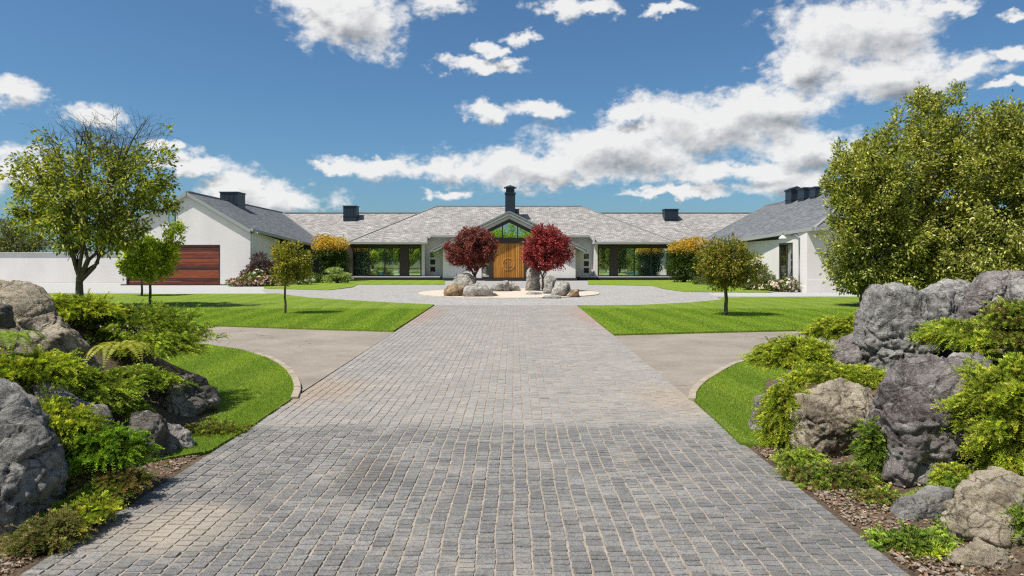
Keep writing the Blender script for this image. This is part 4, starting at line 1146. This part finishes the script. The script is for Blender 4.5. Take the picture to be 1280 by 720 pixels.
# right
boulder('tallest dark boulder with hollow top in the right bed', [(1083, 391), (1094, 363), (1113, 355), (1144, 360), (1163, 372), (1199, 388), (1203, 410), (1185, 425), (1160, 445), (1140, 472), (1120, 497), (1094, 497), (1082, 463), (1080, 427)], 'grey', 6.5, .75, 6, 11, 1.1, GR)
boulder('rounded boulder with mossy hollow behind the tallest one', [(1150, 368), (1170, 356), (1190, 351), (1215, 350), (1227, 358), (1224, 378), (1208, 398), (1165, 400)], 'grey', 7.3, .8, 5, 12, 1, GR)
boulder('pale grey pointed boulder near the upper right edge', [(1198, 415), (1206, 380), (1222, 355), (1243, 340), (1282, 340), (1300, 360), (1290, 395), (1240, 425)], 'purple', 6.2, .8, 6, 13, .9, GR)
boulder('grey boulder cut by the upper right photo edge', [(1256, 392), (1266, 368), (1284, 350), (1330, 343), (1340, 400), (1280, 405)], 'grey', 5.7, .8, 5, 14, 1, GR)
boulder('big rough purple grey boulder in the middle of the right bed', [(1096, 565), (1099, 525), (1112, 495), (1130, 468), (1152, 452), (1185, 445), (1222, 448), (1245, 470), (1250, 520), (1225, 570), (1190, 610), (1150, 632), (1112, 615), (1098, 592)], 'purple', 4.9, .75, 6, 15, 1.15, GR)
boulder('blocky tan boulder with a flat top in the right bed', [(1004, 497), (1010, 487), (1041, 484), (1086, 480), (1096, 491), (1102, 516), (1097, 545), (1078, 568), (1055, 586), (1030, 582), (1018, 570), (1000, 574), (994, 560), (997, 519)], 'tan', 5.6, .8, 6, 16, .9, GR)
boulder('low lilac grey boulder between junipers left of the tallest one', [(1021, 451), (1036, 436), (1058, 426), (1085, 418), (1092, 463), (1074, 475), (1024, 468)], 'purple', 6.7, .9, 5, 17, 1, GR)
boulder('dark slab boulder under the juniper next to the lower right lawn', [(939, 540), (945, 497), (964, 485), (985, 462), (1008, 460), (1008, 500), (985, 530), (968, 552), (947, 554)], 'dark', 6.3, .85, 5, 18, 1.1, GR)
boulder('small grey wedge boulder at the foot of the big rough one', [(1119, 645), (1129, 628), (1151, 620), (1179, 613), (1197, 617), (1196, 634), (1175, 642), (1145, 654), (1123, 658)], 'grey', 4.25, .9, 5, 19, .9, GR)
boulder('tan cracked boulder at the lower right corner', [(1197, 660), (1208, 640), (1229, 634), (1262, 612), (1295, 606), (1345, 630), (1345, 725), (1240, 718), (1202, 700)], 'tan', 3.85, .8, 6, 20, .9, GR)
boulder('grey brown boulder at the very bottom right edge', [(1188, 705), (1205, 690), (1250, 686), (1300, 700), (1310, 760), (1200, 760)], 'tan', 3.6, .7, 5, 21, 1, GR)
# island
isl_b = [
 ('cream boulder at the back left of the island', [(565, 352), (572, 342), (582, 340.5), (594, 347), (595, 355), (590, 364), (572, 364)], 'pale', None),
 ('brown boulder at the left end of the island', [(553, 364), (560, 356), (570, 355), (580, 360), (582, 368), (570, 371), (555, 370)], 'brown', None),
 ('light grey boulder in front left on the island', [(577, 368), (582, 357), (595, 353.5), (608, 355), (616, 364), (618, 370), (598, 371.5), (580, 371)], 'pale', None),
 ('small dark stone right of the front left island boulder', [(612, 371), (615, 365), (619, 365.5), (625, 371)], 'dark', None),
 ('sloping grey boulder left of the middle of the island', [(612, 361), (625, 350), (635, 350.5), (638, 365), (615, 365)], 'grey', None),
 ('rounded grey boulder in the middle of the island', [(631, 364.5), (635, 351), (646, 353), (651, 360), (651, 364.5)], 'pale', None),
 ('upright standing stone beside the crimson tree', [(656.5, 364), (659, 345), (663, 333), (672, 331.5), (676.5, 342), (675, 364)], 'pale', None),
 ('grey boulder behind the right group on the island', [(674, 360), (675, 349), (687, 343.5), (696, 350), (692, 361)], 'pale', None),
 ('narrow leaning stone in the right island group', [(677, 367), (682, 356), (692, 352), (692, 368)], 'grey', None),
 ('pale striped boulder in the right island group', [(688, 369), (694, 356), (700, 350), (711, 350.5), (714, 365), (705, 371)], 'pale', None),
 ('brown stone at the right end of the island', [(708, 371.5), (714, 361), (722, 362), (726.5, 371.5)], 'brown', None),
 ('flat grey stone lying below the standing stone', [(655, 368.5), (662, 364.5), (677, 365), (678, 369)], 'grey', None),
 ('flat pale stone at the front right of the island', [(675, 372.5), (684, 368.5), (702, 369), (700, 373)], 'pale', None)]
for i, (lb, pts, st, _) in enumerate(isl_b): boulder(lb, pts, st, None, .85, 4, 40 + i, 1.0, GI)

# ------------------------------------------------------------------ junipers
def juniper(label, px, py, Y, rx, ry, rz, n, cols, flen=(.06, .14), seed=0, group='junipers in the beds', name='juniper', K=26, up=.5, sprig=.021, cat='juniper', low=-.25, outdir=(0, -.25, 0), inner=.55, wf=.24):
    c = np.array(PD(px, py, Y)); lr = rng
    gz_ = float(berm_h(c[0], c[1])); root = thing(name, label, cat, (c[0], c[1], min(gz_, c[2])), group)
    rx, ry, rz = rx * .85, ry * .9, rz * .82; m = int(n * 1.25); d = unit(lr.normal(0, 1, (m * 3, 3))); d = d[(d[:, 2] > low) & (d[:, 1] < .55)][:m]; m = len(d)
    lump = np.array([noise.fractal(Vector(q) * 2.9 + Vector((seed * 7.3, 0, 0)), .8, 2.0, 3) for q in d])
    rr = (inner + (1 - inner) * lr.random(m) ** .45) * (1 + .52 * lump)
    p0 = c + d * rr[:, None] * [rx, ry, rz]
    dd = unit(d * [1, 1, .6] + [0, 0, up] + np.array(outdir) + lr.normal(0, .35, (m, 3)))
    fl = lr.uniform(flen[0], flen[1], m) * (1 + .3 * lump)
    side = unit(np.cross(dd, [0, 0, 1.])); upv = np.cross(side, dd)
    V = []; T = []
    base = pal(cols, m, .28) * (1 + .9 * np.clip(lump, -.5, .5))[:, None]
    for k in range(K):
        t = (k + .5) / K; p = p0 + dd * (fl * t)[:, None] + np.array([0, 0, -1.]) * (fl * .45 * t * t)[:, None]
        a = k * 2.4 + lr.uniform(0, 6.28, m)
        sd = unit(dd * .75 + side * (np.cos(a) * .9)[:, None] + upv * (np.sin(a) * .6)[:, None] + [0, 0, .12])
        L = sprig * (1.25 - .55 * t) * lr.uniform(.7, 1.4, m)
        nr = unit(upv + lr.normal(0, .5, (m, 3)))
        V.append(leaf_quads(p, sd, nr, L, L * wf)); V.append(leaf_quads(p, sd, np.cross(sd, nr), L, L * wf))
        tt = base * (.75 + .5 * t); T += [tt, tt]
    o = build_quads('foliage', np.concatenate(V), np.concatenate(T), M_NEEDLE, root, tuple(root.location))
    w = Wood()
    for k in range(min(60, m)):
        w.tube(curve(c - [0, 0, rz * .6], p0[k], 5, [0, 0, .05], .05), [.008, .007, .005, .004, .003], 4)
    w.build('stem', M_BARK, root, tuple(root.location))
    return root
JG = [(.15, .22, .035), (.22, .29, .045), (.10, .155, .025), (.30, .36, .06)]
JY = [(.25, .30, .03), (.34, .38, .04), (.18, .235, .025), (.44, .44, .07)]
JO = [(.20, .26, .04), (.28, .34, .05), (.14, .185, .03), (.38, .41, .08)]
JB = [(.20, .13, .05), (.14, .13, .04), (.26, .19, .08), (.12, .16, .04)]
juniper('broad spreading juniper behind the long boulder in the left bed', 150, 418, 7.6, .95, .7, .33, 3600, JO, seed=1)
juniper('juniper arm trailing toward the lower left lawn', 196, 436, 7.2, .42, .35, .15, 1300, JO, seed=2, outdir=(.5, -.2, -.1))
juniper('bright juniper strip above the long boulder at the left', 90, 392, 7.1, .45, .35, .16, 1200, JY, seed=3)
juniper('dense juniper between the long boulder and the flat purple one', 108, 498, 5.7, .36, .35, .2, 2000, JO, seed=4, outdir=(.3, -.3, 0))
juniper('yellow green juniper covering the bank at the left edge', 28, 470, 5.4, .42, .5, .15, 1700, JY, seed=5)
juniper('juniper above the corner boulder at the left', 55, 540, 4.75, .36, .35, .16, 1500, JY, seed=6)
juniper('vivid green juniper with browned tips at the left paving edge', 122, 570, 4.75, .29, .26, .16, 2300, [(.13, .22, .02), (.20, .30, .03), (.09, .16, .015), (.24, .32, .04)], seed=7)
juniper('browned juniper tips under the vivid green juniper', 140, 603, 4.55, .22, .12, .06, 420, JB, seed=8, name='dry_juniper', flen=(.05, .1))
juniper('thin creeping green plant on the soil beside the corner boulder', 108, 640, 4.15, .17, .28, .03, 420, JY, seed=9, flen=(.05, .11), name='creeping_plant', cat='plant', group=None)
juniper('wiry heather like plant at the bottom left edge of the paving', 62, 672, 3.85, .15, .15, .07, 900, [(.17, .19, .05), (.26, .20, .09), (.12, .14, .04), (.30, .26, .12)], seed=10, flen=(.06, .13), name='heather', cat='plant', up=.9, sprig=.016, group=None)
juniper('low russet shrub where the lower left lawn meets the bed', 268, 540, 6.35, .28, .25, .05, 700, JB + JO, seed=11, flen=(.05, .1), name='low_shrub', cat='shrub', sprig=.018, group=None)
# right
juniper('round juniper over the dark slab beside the lower right lawn', 990, 450, 6.75, .34, .3, .2, 2300, JY, seed=21, outdir=(-.2, -.3, 0))
juniper('juniper ridge behind the lilac grey boulder', 1055, 418, 7.6, .42, .3, .16, 1500, JY, seed=22)
juniper('juniper hanging down between the dark slab and the tan boulder', 982, 528, 5.95, .17, .22, .34, 1700, JY, seed=23, flen=(.07, .15), low=-.9, outdir=(-.1, -.5, -.2))
juniper('juniper strip along the top of the tan boulder', 1045, 473, 6.15, .42, .25, .08, 1400, JY, seed=24, flen=(.07, .14))
juniper('juniper spreading over the top of the big rough boulder', 1215, 424, 5.4, .36, .32, .11, 1900, JY + JO, seed=25, outdir=(-.4, -.2, 0))
juniper('rust flecked juniper below the pale pointed boulder', 1275, 415, 5.2, .3, .3, .2, 1600, JO + JB[:2], seed=26)
juniper('largest juniper pouring down at the right photo edge', 1285, 530, 4.55, .42, .36, .42, 5600, JY, seed=27, low=-.8, outdir=(-.15, -.4, 0))
juniper('small juniper in the cleft between tan and rough boulders', 1092, 560, 5.0, .07, .12, .2, 500, JG, seed=28, flen=(.06, .12), low=-.9)
juniper('low russet and green shrub beside the right edge of the paving', 1050, 603, 4.95, .37, .17, .10, 2100, JB + JG, seed=29, flen=(.05, .11), name='low_shrub', cat='shrub', sprig=.018, group=None)
juniper('green groundcover mat under the tan boulder by the paving', 1000, 577, 5.3, .14, .14, .06, 520, JO, seed=30, flen=(.05, .1), name='groundcover', cat='plant', group=None)
juniper('juniper mat around the small wedge boulder', 1182, 668, 4.15, .16, .14, .05, 800, JG, seed=31, flen=(.06, .12))
juniper('juniper mat creeping toward the paving at the bottom right', 1140, 690, 3.85, .22, .16, .08, 1300, JG, seed=32, flen=(.05, .11))
juniper('juniper sprays hanging over the tan corner boulder', 1290, 655, 3.75, .06, .1, .06, 260, JG, seed=33, flen=(.07, .14), low=-.7)

juniper('juniper mat between the big rough boulder and the corner boulder', 1215, 622, 4.5, .24, .2, .10, 1500, JG, seed=34, flen=(.06, .12))
juniper('juniper mat in front of the tan corner boulder', 1168, 700, 3.78, .16, .12, .05, 900, JY, seed=35, flen=(.05, .11))
juniper('juniper sprigs at the bottom right edge of the photo', 1205, 668, 3.95, .07, .08, .04, 260, JG, seed=36, flen=(.05, .1))
juniper('juniper filling the gap left of the bright bank juniper', 1190, 600, 4.6, .08, .08, .08, 400, JY, seed=37, flen=(.05, .1))
juniper('low juniper carpet round the golden fern in the left bed', 172, 478, 6.55, .34, .3, .10, 1700, JO, seed=41, flen=(.05, .12))
juniper('juniper carpet between the flat purple boulder and the upright one', 140, 512, 6.0, .2, .25, .10, 900, JG, seed=42, flen=(.05, .11))
juniper('low juniper behind the big rough boulder at right', 1245, 462, 5.6, .26, .3, .10, 1400, JY, seed=43, flen=(.06, .12))
juniper('little juniper tucked behind the tan flat topped boulder', 1090, 478, 6.1, .12, .12, .06, 450, JG, seed=44, flen=(.05, .1))
juniper('dry russet mat between the low shrub and the wedge boulder', 1098, 628, 4.6, .15, .12, .05, 800, JB + JO, seed=45, flen=(.04, .09), name='low_shrub', cat='shrub', sprig=.017, group=None)
juniper('sparse creeping mat below the vivid green juniper at left', 128, 612, 4.5, .16, .14, .04, 500, JO, seed=46, flen=(.04, .09), name='creeping_plant', cat='plant', group=None)
# ferns
def fern(label, px, py, Y, n, L, cols, tilt=.5, seed=0, fan=None):
    c = np.array(PD(px, py, Y)); root = thing('fern', label, 'fern', tuple(c), None)
    for i in range(n):
        a = (2 * math.pi * i / n if fan is None else fan[0] + (fan[1] - fan[0]) * i / max(1, n - 1)) + rng.normal(0, .12)
        dv = np.array([math.cos(a), math.sin(a), 0]); ln = L * rng.uniform(.75, 1.1); m = 26
        t = np.linspace(0, 1, m)[:, None]
        P = c + dv * ln * t * (1 - .15 * t) + np.array([0, 0, 1.]) * (ln * (tilt * t * 1.6 - tilt * 1.9 * t ** 2))
        tan = unit(np.gradient(P, axis=0)); sd = unit(np.cross(tan, [0, 0, 1.])); nr = np.cross(sd, tan)
        V = []
        for s in (-1, 1):
            w = np.sin(np.clip(t[:, 0] * 1.02 + .03, 0, 1) * np.pi * .93 + .12) * ln * .16 + .006
            dirs = unit(sd * s + tan * .45 - nr * .12); V.append(leaf_quads(P, dirs, nr + rng.normal(0, .15, (m, 3)), w, np.full(m, ln / m * 1.15), .1))
            for q in (.3, .5, .7):
                pos = P + dirs * (w * q)[:, None]
                for s2 in (-1, 1):
                    V.append(leaf_quads(pos, unit(dirs * .5 + tan * s2), nr, w * .2, w * .1, .1))
        v = np.concatenate(V); build_quads('frond', v, pal(cols, len(v), .15), M_NEEDLE, root, tuple(c))
GOLD = [(.30, .30, .03), (.24, .26, .03), (.38, .36, .05)]
fern('golden green fern spreading over the left bed above the lichened boulder', 150, 440, 6.1, 9, .46, GOLD, .6)
fern('bright green fern at the left photo edge', 12, 428, 4.9, 11, .30, [(.18, .26, .03), (.25, .33, .04)], .7)
fern('tiny fern growing at the foot of the rough boulder at right', 1143, 622, 4.45, 7, .12, [(.20, .27, .04), (.27, .33, .06)], .7)

# wood chips, stones and dry leaves on the bare soil
def chips(name, label, xe, sgn, n):
    Y = rng.uniform(2.6, 7.6, n); X = xe + sgn * np.abs(rng.normal(0, .28, n)); z = berm_h(X, Y) + .004
    pos = np.stack([X, Y, z], 1); d = rdir(n) * [1, 1, .25]; L = rng.uniform(.008, .03, n)
    v = leaf_quads(pos, d, unit(rng.normal(0, .35, (n, 3)) + [0, 0, 1]), L, L * rng.uniform(.35, .9, n), .3)
    t = pal([(.30, .22, .15), (.20, .13, .08), (.33, .26, .19), (.12, .08, .05), (.30, .16, .08)], n)
    tag(build_quads(name, v, t, M_WOODCHIP), label, 'mulch', kind='stuff')
chips('mulch', 'dry leaves and bark chips on the soil at the left paving edge', -2.56, -1, 5200)
chips('mulch', 'dry leaves and bark chips on the soil at the right paving edge', 2.06, 1, 5200)
def pebbles(xe, sgn, n, lab):
    bm = bmesh.new(); bmesh.ops.create_icosphere(bm, subdivisions=1, radius=1)
    T = np.array([v.co[:] for v in bm.verts]); Fc = np.array([[v.index for v in f.verts] for f in bm.faces]); bm.free()
    Y = rng.uniform(2.6, 7.4, n); X = xe + sgn * np.abs(rng.normal(0, .25, n)); s = np.minimum(rng.gamma(1.6, .0035, n) + .003, .022)
    V = T[None] * (s[:, None, None] * np.stack([rng.uniform(.8, 1.6, n), rng.uniform(.8, 1.4, n), rng.uniform(.4, .8, n)], 1)[:, None, :]) * rng.uniform(.8, 1.2, (n, len(T), 1))
    V += np.stack([X, Y, berm_h(X, Y) + .003], 1)[:, None, :]
    Fa = (Fc[None] + (np.arange(n) * len(T))[:, None, None]).reshape(-1, 3); t = np.repeat(pal([(.24, .19, .15), (.16, .12, .09), (.27, .22, .18)], n), len(T), 0)
    tag(build('pebbles', V.reshape(-1, 3), Fa, np.full(len(Fa), 3), M_WOODCHIP, tint=t), lab, 'pebbles', kind='stuff')
pebbles(-2.56, -1, 1500, 'small loose stones and clods at the left paving edge'); pebbles(2.06, 1, 1500, 'small loose stones and clods at the right paving edge')

# ------------------------------------------------------------------ shrubs against the house
def bush(name, label, bls, n, leafL, cols, group=None, flowers=None, cat='shrub', cw=None):
    B = np.array(bls, float); c = B[:, :3].mean(0); root = thing(name, label, cat, (c[0], c[1], 0), group)
    def pts(n, shell):
        vol = B[:, 3] * B[:, 4] * B[:, 5]; bi = rng.choice(len(B), n, p=vol / vol.sum()); d = rdir(n)
        lump = np.array([noise.fractal(Vector(q) * 2.5 + Vector((bi[k] * 3.1, c[0], 0)), 1.0, 2.0, 3) for k, q in enumerate(d)])
        r = rng.random(n) ** shell * (1 + .35 * lump); return B[bi, :3] + d * r[:, None] * B[bi, 3:6], d, lump
    p, d, lump = pts(n, .35); k = p[:, 2] > .03; p, d, lump = p[k], d[k], lump[k]; m = len(p)
    L = leafL * rng.uniform(.6, 1.4, m)
    col = pal(cols[0] if isinstance(cols, tuple) else cols, m, .25)
    if isinstance(cols, tuple):
        zt = B[:, 2].max() + cols[2]; up = p[:, 2] > zt + rng.normal(0, .12, m); col[up] = pal(cols[1], int(up.sum()), .2)
    v = leaf_quads(p, d + rng.normal(0, .4, (m, 3)), unit(rng.normal(0, .7, (m, 3)) + [0, -.2, .8]), L, L * .55)
    build_quads('foliage', v, col, M_LEAF, root, tuple(root.location))
    w = Wood()
    for q in range(14): w.tube(curve((c[0], c[1], -.05), p[q], 5, [0, 0, .1], .05), [.03, .025, .018, .012, .006], 5)
    w.build('stem', M_BARK, root, tuple(root.location))
    if flowers:
        nf, fl, fc = flowers; p, d, _ = pts(nf, .08); k = (p[:, 2] > .1) & (d[:, 1] < .4); p, d = p[k], d[k]; V = []; C = []
        for q in range(5):
            a = q * 1.2566; e1 = unit(np.cross(d, [0, .1, 1.])); e2 = np.cross(d, e1)
            V.append(leaf_quads(p + d * .02, e1 * math.cos(a) + e2 * math.sin(a) + d * .3, d, np.full(len(p), fl), np.full(len(p), fl), .1)); C.append(pal(fc, len(p), .15))
        build_quads('flowers', np.concatenate(V), np.concatenate(C), M_PETAL, root, tuple(root.location))
    return root
def bp(px, py, Y, rx, rz, ry=None): 
    c = PD(px, py, Y); s = Y / F; return (c[0], c[1], c[2], rx * s, (ry or rx) * s, rz * s)
DK = [(.035, .065, .012), (.06, .10, .015), (.09, .13, .02)]
ORG = [(.66, .40, .07), (.50, .33, .06), (.70, .50, .14), (.30, .27, .05)]
bush('golden_shrub', 'tall shrub with orange gold top where the garage wing meets the house', [bp(412, 312, 51, 20, 17), bp(418, 330, 51, 18, 20), bp(403, 300, 51, 12, 6), bp(425, 305, 51, 12, 8)], 8500, .15, (DK, ORG, -.75), 'golden topped shrubs at the house corners')
bush('golden_shrub', 'tall shrub with orange gold top where the right wing meets the house', [bp(858, 315, 48.5, 18, 15), bp(850, 333, 48.5, 16, 18), bp(870, 303, 48.5, 14, 6), bp(845, 312, 48.5, 10, 10)], 8000, .14, (DK, ORG, -.7), 'golden topped shrubs at the house corners')
bush('layered_shrub', 'pale green layered shrub below the left golden shrub', [bp(418, 338, 46.5, 10, 3), bp(425, 344, 46.5, 12, 3), bp(413, 348, 46.5, 9, 3.5), bp(432, 349, 46.5, 8, 2.5)], 2600, .12, [(.30, .36, .12), (.20, .27, .07), (.42, .46, .2)])
PINK = [(.75, .40, .45), (.8, .62, .6), (.55, .16, .22)]
LOWG = [(.10, .13, .03), (.16, .19, .05), (.07, .09, .02), (.24, .25, .1)]
bush('rose_bed', 'low pink flowering bushes at the corner of the garage wall', [bp(298, 353, 41.2, 13, 5), bp(312, 350, 41.2, 11, 8), bp(330, 352, 41.4, 14, 7), bp(347, 355, 41.6, 12, 5)], 5200, .10, LOWG, flowers=(260, .09, PINK), cat='flower bed')
bush('purple_shrub', 'dark purple leaved shrub against the garage side wall', [bp(325, 323, 42.6, 9, 7), bp(318, 340, 42.6, 10, 12), bp(337, 338, 42.6, 11, 12), bp(308, 345, 42.4, 8, 8)], 3600, .11, [(.08, .016, .03), (.13, .02, .04), (.05, .02, .02), (.09, .09, .03)])
bush('white_flower_shrub', 'small shrub with white flowers near the garage side wall', [bp(322, 343, 42.0, 10, 5), bp(380, 350, 44, 14, 6)], 1500, .10, LOWG, flowers=(60, .13, [(.8, .8, .75)]))
bush('low_hedge', 'dark low planting in the shade of the garage eave', [bp(360, 345, 47, 14, 8), bp(385, 347, 47, 14, 6), bp(400, 349, 47, 10, 4)], 3200, .12, DK + [(.12, .16, .04)])
bush('green_shrub', 'loose green shrub left of the tall window of the right wing', [bp(950, 345, 36, 10, 15), bp(940, 355, 36, 12, 8), bp(962, 352, 35.5, 8, 10)], 3600, .10, LOWG, flowers=(40, .1, [(.8, .75, .6)]))
bush('rose_bed', 'pale pink flowering bushes under the tall window of the right wing', [bp(972, 357, 34.6, 12, 7), bp(988, 356, 34.0, 9, 8), bp(955, 360, 35.5, 14, 4)], 3600, .09, LOWG, flowers=(240, .075, [(.8, .6, .58), (.8, .72, .68)]), cat='flower bed')
bush('low_hedge', 'shaded green planting behind the rust tinged tree', [bp(905, 350, 42, 20, 10), bp(880, 352, 44, 14, 6), bp(925, 354, 40, 14, 6)], 3600, .12, DK + LOWG)
bush('dark_shrub', 'dark shrub in the shaded corner left of the right wing', [bp(872, 335, 47.5, 12, 16), bp(885, 328, 46, 10, 18)], 3000, .13, DK)

# ------------------------------------------------------------------ camera, light, sky
cam = bpy.data.cameras.new('camera'); co = bpy.data.objects.new('camera', cam); COL.objects.link(co)
co.location = (0, 0, CAMZ); co.rotation_euler = (R(90), 0, 0); cam.sensor_width = 36; cam.lens = F / 1280 * 36
cam.shift_y = -(360 - H0) / 1280; cam.clip_end = 4000; cam.clip_start = .05; scene.camera = co

sd = Vector((-.40, -.25, .87)).normalized()
sun = bpy.data.lights.new('sun', 'SUN'); sun.energy = 4.6; sun.angle = R(.5); sun.color = (1, .955, .88)
so = bpy.data.objects.new('sun', sun); COL.objects.link(so); so.rotation_euler = (-sd).to_track_quat('-Z', 'Y').to_euler()
elev = math.asin(sd.z); az = math.atan2(sd.x, sd.y)

w = bpy.data.worlds.new('World'); scene.world = w; w.use_nodes = True; nt = w.node_tree; nt.nodes.clear(); N = NT(nt)
wo = N.n('ShaderNodeOutputWorld')
sky = N.n('ShaderNodeTexSky'); sky.sky_type = 'NISHITA'; sky.sun_disc = False; sky.sun_elevation = elev; sky.sun_rotation = az
sky.altitude = 300; sky.air_density = 1.0; sky.dust_density = 1.6; sky.ozone_density = 3.0
bg = N.n('ShaderNodeBackground', Strength=.084)
hs = N.mix(1.0, sky.outputs[0], (.54, .79, .92), 'MULTIPLY'); N.l(hs, bg.inputs['Color'])
CL = [(432, 18, 78, 46), (395, 8, 40, 22), (548, 2, 40, 20), (600, 84, 55, 9), (612, 140, 30, 14), (678, 138, 34, 10), (702, 12, 34, 15), (742, 8, 34, 12), (834, 12, 26, 8), (655, 47, 20, 9), (610, 62, 20, 8),
      (22, 116, 46, 18), (112, 145, 44, 17), (200, 178, 22, 8), (248, 206, 62, 14), (290, 235, 40, 22), (340, 250, 80, 20), (20, 215, 60, 30),
      (1070, 40, 105, 52), (1010, 80, 60, 30), (1120, 95, 130, 32), (1210, 85, 50, 22), (960, 135, 110, 34), (870, 158, 105, 40), (770, 190, 130, 36), (690, 208, 150, 26), (560, 212, 90, 16), (470, 206, 50, 10), (418, 209, 20, 5),
      (1010, 190, 75, 30), (930, 215, 120, 14), (980, 225, 60, 18), (1190, 8, 45, 14), (1265, 70, 32, 13), (1265, 20, 25, 8), (1250, 108, 40, 7), (560, 240, 34, 7), (850, 240, 90, 7), (690, 225, 100, 8), (785, 144, 24, 9)]
def ae(px, py):
    dx = px - 640; return math.atan(dx / F), math.atan((H0 - py) / math.hypot(F, dx))
geo = N.n('ShaderNodeTexCoord'); sp = N.n('ShaderNodeSeparateXYZ'); N.l(geo.outputs['Generated'], sp.inputs[0])
AZ = N.math('ARCTAN2', sp.outputs[0], sp.outputs[1]); EL = N.math('ARCSINE', sp.outputs[2])
grp = bpy.data.node_groups.new('cloud_density', 'ShaderNodeTree')
grp.interface.new_socket('P', in_out='INPUT', socket_type='NodeSocketVector'); grp.interface.new_socket('D', in_out='OUTPUT', socket_type='NodeSocketFloat'); grp.interface.new_socket('L', in_out='OUTPUT', socket_type='NodeSocketFloat')
G = NT(grp); gi = grp.nodes.new('NodeGroupInput'); go = grp.nodes.new('NodeGroupOutput'); Pn = gi.outputs[0]
wn_ = G.n('ShaderNodeTexNoise', Scale=1.0, Detail=4, Roughness=.6); G.l(G.scale(Pn, (22, 30, 1)), wn_.inputs['Vector'])
wq = G.n('ShaderNodeVectorMath', _operation='MULTIPLY_ADD'); G.l(wn_.outputs['Color'], wq.inputs[0]); wq.inputs[1].default_value = (.085, .05, 0); G.l(Pn, wq.inputs[2])
wr = G.n('ShaderNodeVectorMath', _operation='ADD'); G.l(wq.outputs[0], wr.inputs[0]); wr.inputs[1].default_value = (-.0425, -.025, 0); Pw = wr.outputs[0]
n1 = G.noise(G.scale(Pn, (9, 13, 1)), 1.0, 9, .58, .25); n2 = G.noise(G.scale(Pn, (34, 44, 1)), 1.0, 6, .6)
acc = None
extra = [(math.pi * .75, .5, .3, .12), (-2.2, .35, .35, .1), (2.6, .3, .4, .12), (-2.9, .6, .3, .15), (1.5, .4, .3, .12), (-1.4, .5, .3, .12)]
items = []
for (x, y, rx, ry) in CL:
    a, e = ae(x, y); a2, _ = ae(x + rx, y); _, e2 = ae(x, y - ry); items.append((a, e, a2 - a, e2 - e))
items += extra
for (a, e, ra, re) in items:
    s = G.n('ShaderNodeVectorMath', _operation='MULTIPLY_ADD'); G.l(Pw, s.inputs[0]); s.inputs[1].default_value = (1 / ra, 1 / re, 0); s.inputs[2].default_value = (-a / ra, -e / re, 0)
    l = G.n('ShaderNodeVectorMath', _operation='LENGTH'); G.l(s.outputs[0], l.inputs[0])
    acc = l.outputs['Value'] if acc is None else G.math('SMOOTH_MIN', acc, l.outputs['Value'], .25)
d = G.math('SUBTRACT', 1.0, acc); d = G.math('MAXIMUM', d, -1.2)
n3 = G.noise(G.scale(Pn, (90, 130, 1)), 1.0, 5, .65)
d = G.math('ADD', d, G.math('MULTIPLY', G.math('SUBTRACT', n1, .5), 2.2)); G.l(d, go.inputs[1]); d = G.math('ADD', d, G.math('MULTIPLY', G.math('SUBTRACT', n2, .5), 1.4)); d = G.math('ADD', d, G.math('MULTIPLY', G.math('SUBTRACT', n3, .5), .55)); d = G.math('SUBTRACT', d, -.02)
G.l(d, go.inputs[0])
def dens(off):
    cv = N.n('ShaderNodeCombineXYZ')
    N.l(AZ if not off[0] else N.math('ADD', AZ, off[0]), cv.inputs[0]); N.l(EL if not off[1] else N.math('ADD', EL, off[1]), cv.inputs[1])
    g_ = nt.nodes.new('ShaderNodeGroup'); g_.node_tree = grp; N.l(cv.outputs[0], g_.inputs[0]); return g_.outputs
DA = dens((0, 0)); D0 = DA[0]; DB = dens((-.010, .020)); D1 = DB[0]
alpha = N.math('MULTIPLY', N.smooth(D0, -.28, .45), .98)
rel = N.math('MULTIPLY', N.math('SUBTRACT', D1, D0), .32)
deep = N.smooth(DB[1], .05, 1.25)
shade = N.math('ADD', N.math('MULTIPLY', deep, .74), rel, clamp=True)
colr = N.mix(shade, (1.0, 1.0, 1.0), (.30, .33, .37))
bc = N.n('ShaderNodeBackground', Strength=.62); N.l(colr, bc.inputs['Color'])
mx = N.n('ShaderNodeMixShader'); N.l(alpha, mx.inputs[0]); N.l(bg.outputs[0], mx.inputs[1]); N.l(bc.outputs[0], mx.inputs[2])
N.l(mx.outputs[0], wo.inputs['Surface'])
w.cycles.sampling_method = 'MANUAL'; w.cycles.sample_map_resolution = 512

scene.view_settings.view_transform = 'Standard'; scene.view_settings.look = 'None'; scene.view_settings.exposure = .5; scene.view_settings.gamma = 1
scene.cycles.max_bounces = 6; scene.cycles.diffuse_bounces = 3; scene.cycles.glossy_bounces = 3; scene.cycles.transmission_bounces = 4; scene.cycles.transparent_max_bounces = 6
scene.cycles.use_adaptive_sampling = True; scene.cycles.adaptive_threshold = .004
scene.cycles.use_denoising = False
scene.cycles.pixel_filter_type = 'BLACKMAN_HARRIS'; scene.cycles.filter_width = 1.25
scene.cycles.sample_clamp_indirect = 6
